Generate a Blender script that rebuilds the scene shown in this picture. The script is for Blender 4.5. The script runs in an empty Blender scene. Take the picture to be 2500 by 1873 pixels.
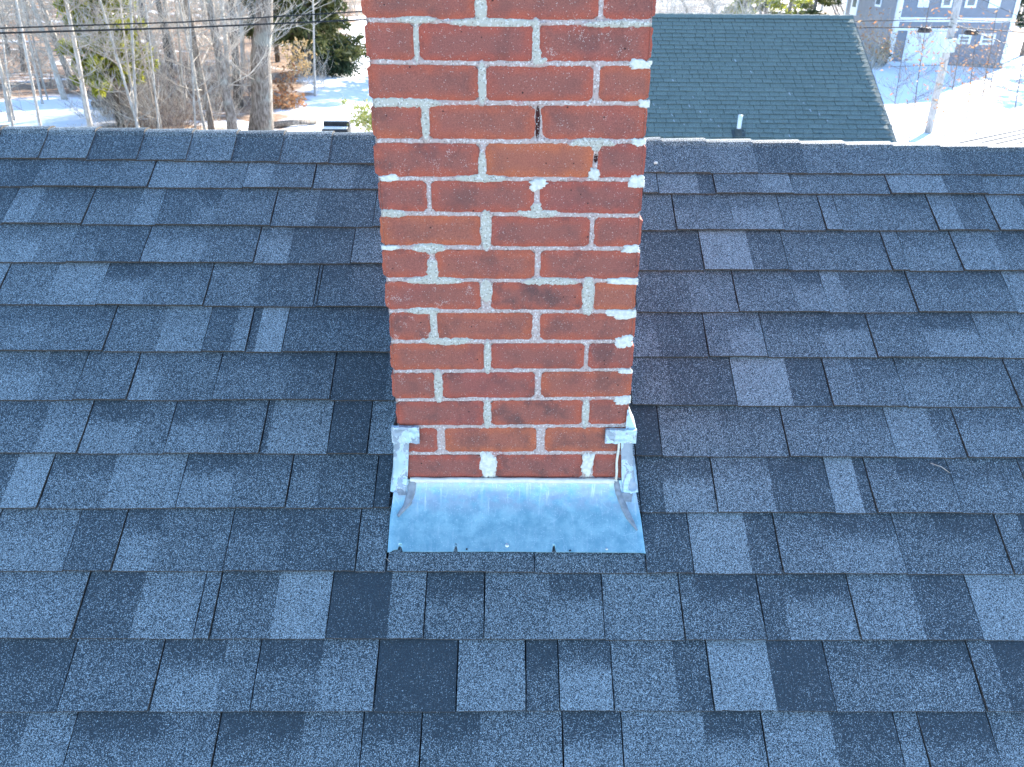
import bpy, math, random
import numpy as np
from mathutils import Vector, noise as mnoise

R_ = math.radians
SC = bpy.context.scene
COL = SC.collection
ZB = 6.0                                   # height of the first visible bed joint of the chimney above datum

# ---------------------------------------------------------------- camera
PITCH, YAW, ROLL = R_(27.861), R_(0.4275), R_(0.538)
CAM = np.array([-0.00672, -1.56231, 0.12025 + ZB])
_fw = np.array([math.sin(YAW)*math.cos(PITCH), math.cos(YAW)*math.cos(PITCH), -math.sin(PITCH)])
_r = np.array([math.cos(YAW), -math.sin(YAW), 0.0]); _u = np.cross(_r, _fw)
_r2 = _r*math.cos(ROLL)+_u*math.sin(ROLL); _u2 = -_r*math.sin(ROLL)+_u*math.cos(ROLL)
from mathutils import Matrix
cd = bpy.data.cameras.new('camera'); co = bpy.data.objects.new('camera', cd); COL.objects.link(co)
M4 = Matrix(((_r2[0], _u2[0], -_fw[0], CAM[0]), (_r2[1], _u2[1], -_fw[1], CAM[1]), (_r2[2], _u2[2], -_fw[2], CAM[2]), (0, 0, 0, 1)))
co.matrix_world = M4
cd.sensor_width = 36.0; cd.lens = 36.0*1800/2212
cd.clip_start = 0.05; cd.clip_end = 3000
cd.dof.use_dof = True; cd.dof.focus_distance = 1.75; cd.dof.aperture_fstop = 11.0
SC.camera = co

# ---------------------------------------------------------------- light
SUN_AZ, SUN_EL = R_(37), R_(21)            # azimuth measured from +Y towards +X
w = bpy.data.worlds.new('World'); SC.world = w; w.use_nodes = True
nt = w.node_tree; bg = nt.nodes['Background']
sky = nt.nodes.new('ShaderNodeTexSky'); sky.sky_type = 'NISHITA'; sky.sun_disc = False
sky.sun_elevation = SUN_EL; sky.sun_rotation = SUN_AZ; sky.air_density = 1.0; sky.dust_density = 0.3; sky.ozone_density = 4.0
nt.links.new(sky.outputs[0], bg.inputs[0]); bg.inputs[1].default_value = 0.15
sl = bpy.data.lights.new('sun', 'SUN'); so = bpy.data.objects.new('sun', sl); COL.objects.link(so)
sl.energy = 5.0; sl.angle = R_(0.5); sl.color = (1.0, 0.93, 0.82)
sd = Vector((math.sin(SUN_AZ)*math.cos(SUN_EL), math.cos(SUN_AZ)*math.cos(SUN_EL), math.sin(SUN_EL)))
so.rotation_euler = sd.to_track_quat('Z', 'Y').to_euler()
so.location = (0, 0, 30)
SC.view_settings.view_transform = 'Standard'; SC.view_settings.look = 'None'
SC.view_settings.exposure = 2.15; SC.view_settings.gamma = 1.0

rng = random.Random(7)

def at(px, py, Y):                          # photograph position -> point on the upright plane y = Y
    d = _fw + _r2*(px-1250)/2034.36 - _u2*(py-936.5)/2034.36
    return Vector(CAM + d*((Y-CAM[1])/d[1]))

def ground_z(x, y):
    xx = max(-45.0, min(60.0, x))
    return 0.85 - 0.043*xx + 0.10*mnoise.noise(Vector((x*0.15, y*0.15, 3.1))) + 0.03*mnoise.noise(Vector((x*0.7, y*0.7, 9.1)))

def on_ground(px, py):
    d = _fw + _r2*(px-1250)/2034.36 - _u2*(py-936.5)/2034.36
    t = 5.0
    for _ in range(60):
        P = CAM + d*t
        e = P[2]-ground_z(P[0], P[1])
        t += e/max(0.03, -d[2])*0.7
    P = CAM + d*t
    return Vector((P[0], P[1], ground_z(P[0], P[1])))

# ---------------------------------------------------------------- mesh helpers
class MB:
    def __init__(s): s.v = []; s.f = []; s.m = []
    def add(s, vs, fs, m=0):
        b = len(s.v); s.v += [tuple(v) for v in vs]
        s.f += [tuple(b+i for i in f) for f in fs]; s.m += [m]*len(fs)
    def box(s, a, b, m=0):
        (x0, y0, z0), (x1, y1, z1) = a, b
        s.add([(x0,y0,z0),(x1,y0,z0),(x1,y1,z0),(x0,y1,z0),(x0,y0,z1),(x1,y0,z1),(x1,y1,z1),(x0,y1,z1)],
              [(3,2,1,0),(4,5,6,7),(0,1,5,4),(1,2,6,5),(2,3,7,6),(3,0,4,7)], m)
    def tube(s, pts, rad, n=6, m=0, cap=True):
        pts = [Vector(p) for p in pts]; vs = []; fs = []
        up = None
        for i, p in enumerate(pts):
            d = (pts[min(i+1, len(pts)-1)]-pts[max(i-1, 0)])
            if d.length < 1e-9: d = Vector((0, 0, 1))
            d.normalize()
            if up is None: up = Vector((1, 0, 0)) if abs(d.x) < 0.8 else Vector((0, 1, 0))
            a = (up - d*up.dot(d)).normalized(); b = d.cross(a); up = a
            r = rad[i] if hasattr(rad, '__len__') else rad
            for k in range(n):
                t = 2*math.pi*k/n
                vs.append(p + a*(r*math.cos(t)) + b*(r*math.sin(t)))
        for i in range(len(pts)-1):
            for k in range(n):
                k2 = (k+1) % n
                fs.append((i*n+k, i*n+k2, (i+1)*n+k2, (i+1)*n+k))
        if cap and n > 2:
            fs.append(tuple(range(n-1, -1, -1))); fs.append(tuple((len(pts)-1)*n+k for k in range(n)))
        s.add(vs, fs, m)
    def grid(s, P, m=0):                    # P[i][j] points
        ni, nj = len(P), len(P[0])
        s.add([q for row in P for q in row],
              [(i*nj+j, i*nj+j+1, (i+1)*nj+j+1, (i+1)*nj+j) for i in range(ni-1) for j in range(nj-1)], m)
    def build(s, name, mats, parent=None, smooth=False, loc=None, rot=None, color=None):
        me = bpy.data.meshes.new(name); me.from_pydata(s.v, [], s.f)
        if not isinstance(mats, (list, tuple)): mats = [mats]
        for mt in mats: me.materials.append(mt)
        if len(mats) > 1: me.polygons.foreach_set('material_index', s.m)
        if smooth: me.polygons.foreach_set('use_smooth', [True]*len(s.f))
        me.update()
        return link(name, me, parent, loc, rot, color)

def link(name, me, parent=None, loc=None, rot=None, color=None):
    o = bpy.data.objects.new(name, me); COL.objects.link(o)
    if parent is not None: o.parent = parent
    if loc is not None: o.location = loc
    if rot is not None: o.rotation_euler = rot
    if color is not None: o.color = color
    return o

def tag(o, label=None, cat=None, group=None, kind=None):
    if label: o['label'] = label
    if cat: o['category'] = cat
    if group: o['group'] = group
    if kind: o['kind'] = kind
    return o

def empty(name, loc=(0, 0, 0)):
    o = bpy.data.objects.new(name, None); COL.objects.link(o); o.location = loc
    o.empty_display_size = 0.1
    return o

def nz(x, y, z=0.0): return mnoise.noise(Vector((x, y, z)))

# ---------------------------------------------------------------- material helpers
class NT:
    def __init__(s, name, rough=0.8, spec=0.3):
        s.mat = bpy.data.materials.new(name); s.mat.use_nodes = True
        s.t = s.mat.node_tree; s.b = s.t.nodes['Principled BSDF']
        s.b.inputs['Roughness'].default_value = rough
        s.b.inputs['Specular IOR Level'].default_value = spec
    def n(s, typ, **kw):
        nd = s.t.nodes.new(typ)
        for k, v in kw.items(): setattr(nd, k, v)
        return nd
    def put(s, sock, v):
        if v is None: return
        if hasattr(v, 'links') or hasattr(v, 'is_linked'): s.t.links.new(v, sock)
        else:
            if sock.type == 'RGBA' and len(v) == 3: v = (*v, 1)
            sock.default_value = v
    def math(s, op, a, b=0.0, c=None, clamp=False):
        nd = s.n('ShaderNodeMath', operation=op, use_clamp=clamp)
        s.put(nd.inputs[0], a); s.put(nd.inputs[1], b)
        if c is not None: s.put(nd.inputs[2], c)
        return nd.outputs[0]
    def mix(s, f, a, b, typ='MIX'):
        nd = s.n('ShaderNodeMix', data_type='RGBA', blend_type=typ)
        s.put(nd.inputs[0], f); s.put(nd.inputs[6], a); s.put(nd.inputs[7], b)
        return nd.outputs[2]
    def ss(s, v, a, b, lo=0.0, hi=1.0):
        nd = s.n('ShaderNodeMapRange', interpolation_type='SMOOTHSTEP')
        s.put(nd.inputs[0], v); nd.inputs[1].default_value = a; nd.inputs[2].default_value = b
        nd.inputs[3].default_value = lo; nd.inputs[4].default_value = hi
        return nd.outputs[0]
    def pos(s): return s.n('ShaderNodeNewGeometry').outputs['Position']
    def tc(s, k): return s.n('ShaderNodeTexCoord').outputs[k]
    def scale(s, v, sc):
        nd = s.n('ShaderNodeMapping'); s.put(nd.inputs[0], v); nd.inputs['Scale'].default_value = sc
        return nd.outputs[0]
    def noise(s, v, scale, detail=3.0, rough=0.5, out='Fac', dist=0.0):
        nd = s.n('ShaderNodeTexNoise'); s.put(nd.inputs['Vector'], v)
        nd.inputs['Scale'].default_value = scale; nd.inputs['Detail'].default_value = detail
        nd.inputs['Roughness'].default_value = rough; nd.inputs['Distortion'].default_value = dist
        return nd.outputs[out]
    def voro(s, v, scale, out='Color', feature='F1'):
        nd = s.n('ShaderNodeTexVoronoi', feature=feature); s.put(nd.inputs['Vector'], v)
        nd.inputs['Scale'].default_value = scale
        return nd.outputs[out]
    def sep(s, c):
        nd = s.n('ShaderNodeSeparateColor'); s.put(nd.inputs[0], c); return nd.outputs
    def xyz(s, c):
        nd = s.n('ShaderNodeSeparateXYZ'); s.put(nd.inputs[0], c); return nd.outputs
    def ocol(s): return s.sep(s.n('ShaderNodeObjectInfo').outputs['Color'])
    def col(s, v): s.put(s.b.inputs['Base Color'], v); return s
    def bump(s, h, strength=0.3, dist=0.002):
        nd = s.n('ShaderNodeBump'); s.put(nd.inputs['Height'], h)
        nd.inputs['Strength'].default_value = strength; nd.inputs['Distance'].default_value = dist
        s.t.links.new(nd.outputs[0], s.b.inputs['Normal']); return s

def plain(name, c, rough=0.7, var=0.15, scale=8.0, spec=0.3, metal=0.0):
    m = NT(name, rough, spec); f = m.noise(m.pos(), scale, 4)
    d = tuple(v*(1-var) for v in c); l = tuple(min(1, v*(1+var)) for v in c)
    m.col(m.mix(m.ss(f, 0.3, 0.7), d, l)); m.b.inputs['Metallic'].default_value = metal
    return m.mat

# ---------------------------------------------------------------- materials: roof
def shingle_mat(name, per_island=False, dark=(0.017, 0.026, 0.032), light=(0.56, 0.66, 0.69), gscale=790.0):
    m = NT(name, 0.72, 0.4); P = m.pos()
    if per_island:
        rnd = m.n('ShaderNodeNewGeometry').outputs['Random Per Island']
        tone = m.math('MULTIPLY', rnd, 0.75); band = m.math('GREATER_THAN', m.math('FRACT', m.math('MULTIPLY', rnd, 17.3)), 0.5)
    else:
        oc = m.ocol(); tone = oc[0]; band = oc[1]
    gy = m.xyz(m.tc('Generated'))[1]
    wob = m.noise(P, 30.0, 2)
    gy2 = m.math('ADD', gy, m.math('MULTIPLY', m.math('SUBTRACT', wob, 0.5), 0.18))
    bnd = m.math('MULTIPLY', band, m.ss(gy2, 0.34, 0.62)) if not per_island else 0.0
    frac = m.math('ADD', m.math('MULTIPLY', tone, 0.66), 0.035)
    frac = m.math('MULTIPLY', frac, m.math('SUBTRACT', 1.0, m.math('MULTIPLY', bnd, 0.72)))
    lg = m.noise(P, 210.0, 3, 0.6)
    frac = m.math('ADD', frac, m.math('MULTIPLY', m.math('SUBTRACT', lg, 0.5), 0.26))
    md = m.noise(m.scale(P, (1.0, 0.45, 0.45)), 26.0, 3, 0.6)
    frac = m.math('ADD', frac, m.math('MULTIPLY', m.math('SUBTRACT', md, 0.5), 0.16))
    big = m.noise(P, 2.2, 2)
    frac = m.math('ADD', frac, m.math('MULTIPLY', m.math('SUBTRACT', big, 0.5), 0.10))
    vc = m.sep(m.voro(P, gscale))
    lit = m.ss(m.math('SUBTRACT', frac, vc[0]), -0.06, 0.06)
    gcol = m.mix(m.math('POWER', vc[1], 0.45), light, tuple(v*0.30 for v in light))
    dcol = m.mix(vc[2], dark, tuple(v*2.4 for v in dark))
    base = m.mix(lit, dcol, gcol)
    brown = m.math('GREATER_THAN', vc[2], 0.975)
    base = m.mix(m.math('MULTIPLY', brown, 0.6), base, (0.16, 0.12, 0.09))
    m.col(base)
    m.bump(m.math('ADD', m.voro(P, gscale, 'Distance'), m.math('MULTIPLY', m.noise(P, 90.0, 2), 0.8)), 0.55, 0.0012)
    return m.mat
M_SH = shingle_mat('granule_shingle')
M_SHF = shingle_mat('granule_shingle_field', True)
M_EDGE = plain('shingle_cut_edge', (0.060, 0.052, 0.045), 0.9, 0.4, 300)
M_FELT = plain('asphalt_underlayer', (0.012, 0.012, 0.013), 0.95, 0.3, 40)

# ---------------------------------------------------------------- materials: chimney
def brick_mat():
    m = NT('weathered_red_brick', 0.88, 0.2); P = m.pos(); oc = m.ocol()
    g = m.xyz(m.tc('Generated'))
    ed = m.math('MINIMUM', m.math('MULTIPLY', m.math('MINIMUM', g[0], m.math('SUBTRACT', 1.0, g[0])), 2.4), m.math('MINIMUM', g[2], m.math('SUBTRACT', 1.0, g[2])))
    ed = m.math('ADD', ed, m.math('MULTIPLY', m.math('SUBTRACT', m.noise(P, 30, 4, 0.6), 0.5), 0.45))
    core = m.ss(ed, 0.02, 0.36)
    red = m.mix(oc[0], (0.37, 0.086, 0.060), (0.48, 0.133, 0.060))
    body = m.mix(oc[0], (0.262, 0.094, 0.076), (0.35, 0.118, 0.074))
    base = m.mix(core, red, body)
    sm = m.ss(m.noise(P, 17.0, 5, 0.65), 0.44, 0.66)
    base = m.mix(m.math('MULTIPLY', sm, m.math('MULTIPLY', oc[1], 0.85)), base, (0.105, 0.062, 0.058))
    blu = m.ss(m.noise(P, 8.0, 3), 0.50, 0.72)
    base = m.mix(m.math('MULTIPLY', blu, 0.40), base, (0.33, 0.090, 0.075))
    gr = m.noise(P, 520.0, 3, 0.7)
    base = m.mix(m.ss(gr, 0.42, 0.75, 0.0, 0.55), base, (0.085, 0.032, 0.030))
    base = m.mix(m.ss(gr, 0.50, 0.25, 0.0, 0.30), base, (0.52, 0.20, 0.14))
    vv = m.sep(m.voro(P, 760.0))
    spk = m.math('LESS_THAN', vv[0], m.math('ADD', 0.012, m.math('MULTIPLY', m.ss(m.noise(P, 32.0, 3, 0.6), 0.54, 0.72), m.math('MULTIPLY', oc[2], 0.55))))
    base = m.mix(m.math('MULTIPLY', spk, 0.5), base, (0.58, 0.48, 0.42))
    nn = m.noise(P, 160.0, 4, 0.7)
    cl = m.ss(m.noise(P, 21.0, 2), 0.55, 0.75)
    blot = m.ss(m.math('ADD', nn, m.math('MULTIPLY', cl, m.math('MULTIPLY', oc[2], 0.22))), 0.735, 0.765)
    base = m.mix(m.math('MULTIPLY', blot, 0.8), base, (0.56, 0.55, 0.50))
    pit = m.math('LESS_THAN', m.voro(P, 120.0, 'Distance'), m.math('MULTIPLY', m.math('LESS_THAN', m.sep(m.voro(P, 120.0))[2], 0.025), 0.22))
    base = m.mix(m.math('MULTIPLY', pit, 0.8), base, (0.03, 0.015, 0.015))
    m.col(base)
    h = m.math('ADD', m.math('MULTIPLY', m.noise(P, 350.0, 3), 0.7), m.math('MULTIPLY', m.noise(P, 60.0, 4, 0.65), 1.2))
    m.bump(m.math('SUBTRACT', h, m.math('MULTIPLY', pit, 1.2)), 0.6, 0.0018)
    return m.mat
M_BRICK = brick_mat()
def mortar_mat():
    m = NT('joint_mortar', 0.92, 0.15); P = m.pos()
    at_ = m.n('ShaderNodeAttribute', attribute_name='smear'); sme = at_.outputs['Fac']
    k = m.math('ADD', sme, m.math('MULTIPLY', m.math('SUBTRACT', m.noise(P, 40.0, 3), 0.5), 0.5))
    base = m.mix(m.ss(k, 0.15, 0.45), (0.46, 0.36, 0.325), (0.46, 0.44, 0.37))
    red = m.ss(m.noise(P, 13.0, 3), 0.60, 0.70)
    base = m.mix(m.math('MULTIPLY', red, m.ss(sme, 0.1, 0.3, 0.55, 0.0)), base, (0.40, 0.17, 0.15))
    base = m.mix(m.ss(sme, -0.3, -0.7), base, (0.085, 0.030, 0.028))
    v = m.sep(m.voro(P, 420.0))
    base = m.mix(m.math('MULTIPLY', m.math('LESS_THAN', v[0], 0.10), 0.55), base, (0.16, 0.14, 0.12))
    base = m.mix(m.math('MULTIPLY', m.math('GREATER_THAN', v[1], 0.86), 0.6), base, (0.74, 0.72, 0.68))
    dk = m.ss(m.noise(P, 110.0, 4, 0.7), 0.62, 0.70)
    base = m.mix(m.math('MULTIPLY', dk, 0.55), base, (0.13, 0.09, 0.08))
    m.col(base)
    m.bump(m.math('ADD', m.noise(P, 420.0, 3), m.math('MULTIPLY', m.voro(P, 200.0, 'Distance'), 0.6)), 0.8, 0.002)
    return m.mat
M_MORTAR = mortar_mat()
def white_mortar():
    m = NT('white_repair_mortar', 0.85, 0.2); P = m.pos()
    m.col(m.mix(m.ss(m.noise(P, 150.0, 3), 0.35, 0.7), (0.54, 0.54, 0.48), (0.70, 0.69, 0.62)))
    m.bump(m.noise(P, 300.0, 3), 0.6, 0.0015); return m.mat
M_WHITE = white_mortar()
M_BEAD = plain('cream_sealant', (0.70, 0.67, 0.56), 0.45, 0.10, 60, 0.4)
M_CROWN = plain('crown_concrete', (0.42, 0.40, 0.37), 0.9, 0.2, 20)
def flashing_mat():
    m = NT('weathered_lead_flashing', 0.42, 0.5); P = m.pos()
    st = m.noise(m.scale(P, (1.0, 0.10, 0.10)), 150.0, 4, 0.65)
    cl = m.noise(P, 34.0, 8, 0.68)
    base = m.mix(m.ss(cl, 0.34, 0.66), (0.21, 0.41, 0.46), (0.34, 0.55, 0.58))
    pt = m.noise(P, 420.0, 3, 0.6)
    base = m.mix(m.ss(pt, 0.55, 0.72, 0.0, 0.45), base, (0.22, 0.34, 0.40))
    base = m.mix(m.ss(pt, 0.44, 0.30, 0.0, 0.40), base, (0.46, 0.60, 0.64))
    ox = m.math('MULTIPLY', m.ss(m.xyz(P)[2], ZB-1.022, ZB-0.985), m.ss(m.noise(P, 40.0, 4), 0.30, 0.62))
    base = m.mix(m.math('MULTIPLY', ox, 0.8), base, (0.37, 0.42, 0.47))       # grey oxide bloom on the upstand
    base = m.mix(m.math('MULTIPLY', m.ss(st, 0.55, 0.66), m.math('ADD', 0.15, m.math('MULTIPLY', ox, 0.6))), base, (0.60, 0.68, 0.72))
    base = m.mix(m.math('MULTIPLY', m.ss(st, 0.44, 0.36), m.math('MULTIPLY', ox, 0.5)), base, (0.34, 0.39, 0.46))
    v = m.voro(P, 190.0, 'Distance'); vc = m.sep(m.voro(P, 190.0))
    base = m.mix(m.math('MULTIPLY', m.math('LESS_THAN', v, m.math('MULTIPLY', vc[0], 0.32)), 0.35), base, (0.60, 0.72, 0.75))
    sc = m.n('ShaderNodeTexVoronoi', feature='DISTANCE_TO_EDGE'); m.put(sc.inputs['Vector'], m.mix(0.06, P, m.noise(P, 14.0, 3, out='Color'))); sc.inputs['Scale'].default_value = 17.0
    ln = m.math('MULTIPLY', m.math('LESS_THAN', sc.outputs['Distance'], 0.012), m.ss(m.noise(P, 24.0, 2), 0.52, 0.62))
    base = m.mix(m.math('MULTIPLY', ln, 0.22), base, (0.66, 0.78, 0.80))
    m.col(base); m.b.inputs['Metallic'].default_value = 0.5
    m.put(m.b.inputs['Roughness'], m.ss(cl, 0.3, 0.7, 0.32, 0.50))
    m.bump(m.math('ADD', m.noise(P, 30.0, 4, 0.6), m.math('MULTIPLY', pt, 0.15)), 0.30, 0.004)
    return m.mat
M_FLASH = flashing_mat()
def coat_mat():
    m = NT('sealant_coated_flashing', 0.5, 0.5); P = m.pos()
    a = m.noise(m.scale(P, (1.0, 1.0, 0.55)), 30.0, 4, 0.6, dist=1.0)
    base = m.mix(m.ss(a, 0.46, 0.50), (0.30, 0.36, 0.41), (0.46, 0.61, 0.65))
    ed = m.math('MULTIPLY', m.ss(a, 0.455, 0.475), m.ss(a, 0.51, 0.49))
    base = m.mix(m.math('MULTIPLY', ed, 0.7), base, (0.66, 0.74, 0.76))
    base = m.mix(m.ss(m.noise(P, 70.0, 4), 0.66, 0.72, 0.0, 0.45), base, (0.30, 0.31, 0.33))
    m.col(base); m.b.inputs['Metallic'].default_value = 0.25
    m.bump(m.math('ADD', m.ss(a, 0.46, 0.50), m.math('MULTIPLY', m.noise(P, 120.0, 4), 0.7)), 0.6, 0.003)
    return m.mat
M_COAT = coat_mat()
M_SMEAR = plain('grey_sealant', (0.21, 0.235, 0.26), 0.5, 0.2, 90, 0.4)

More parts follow.
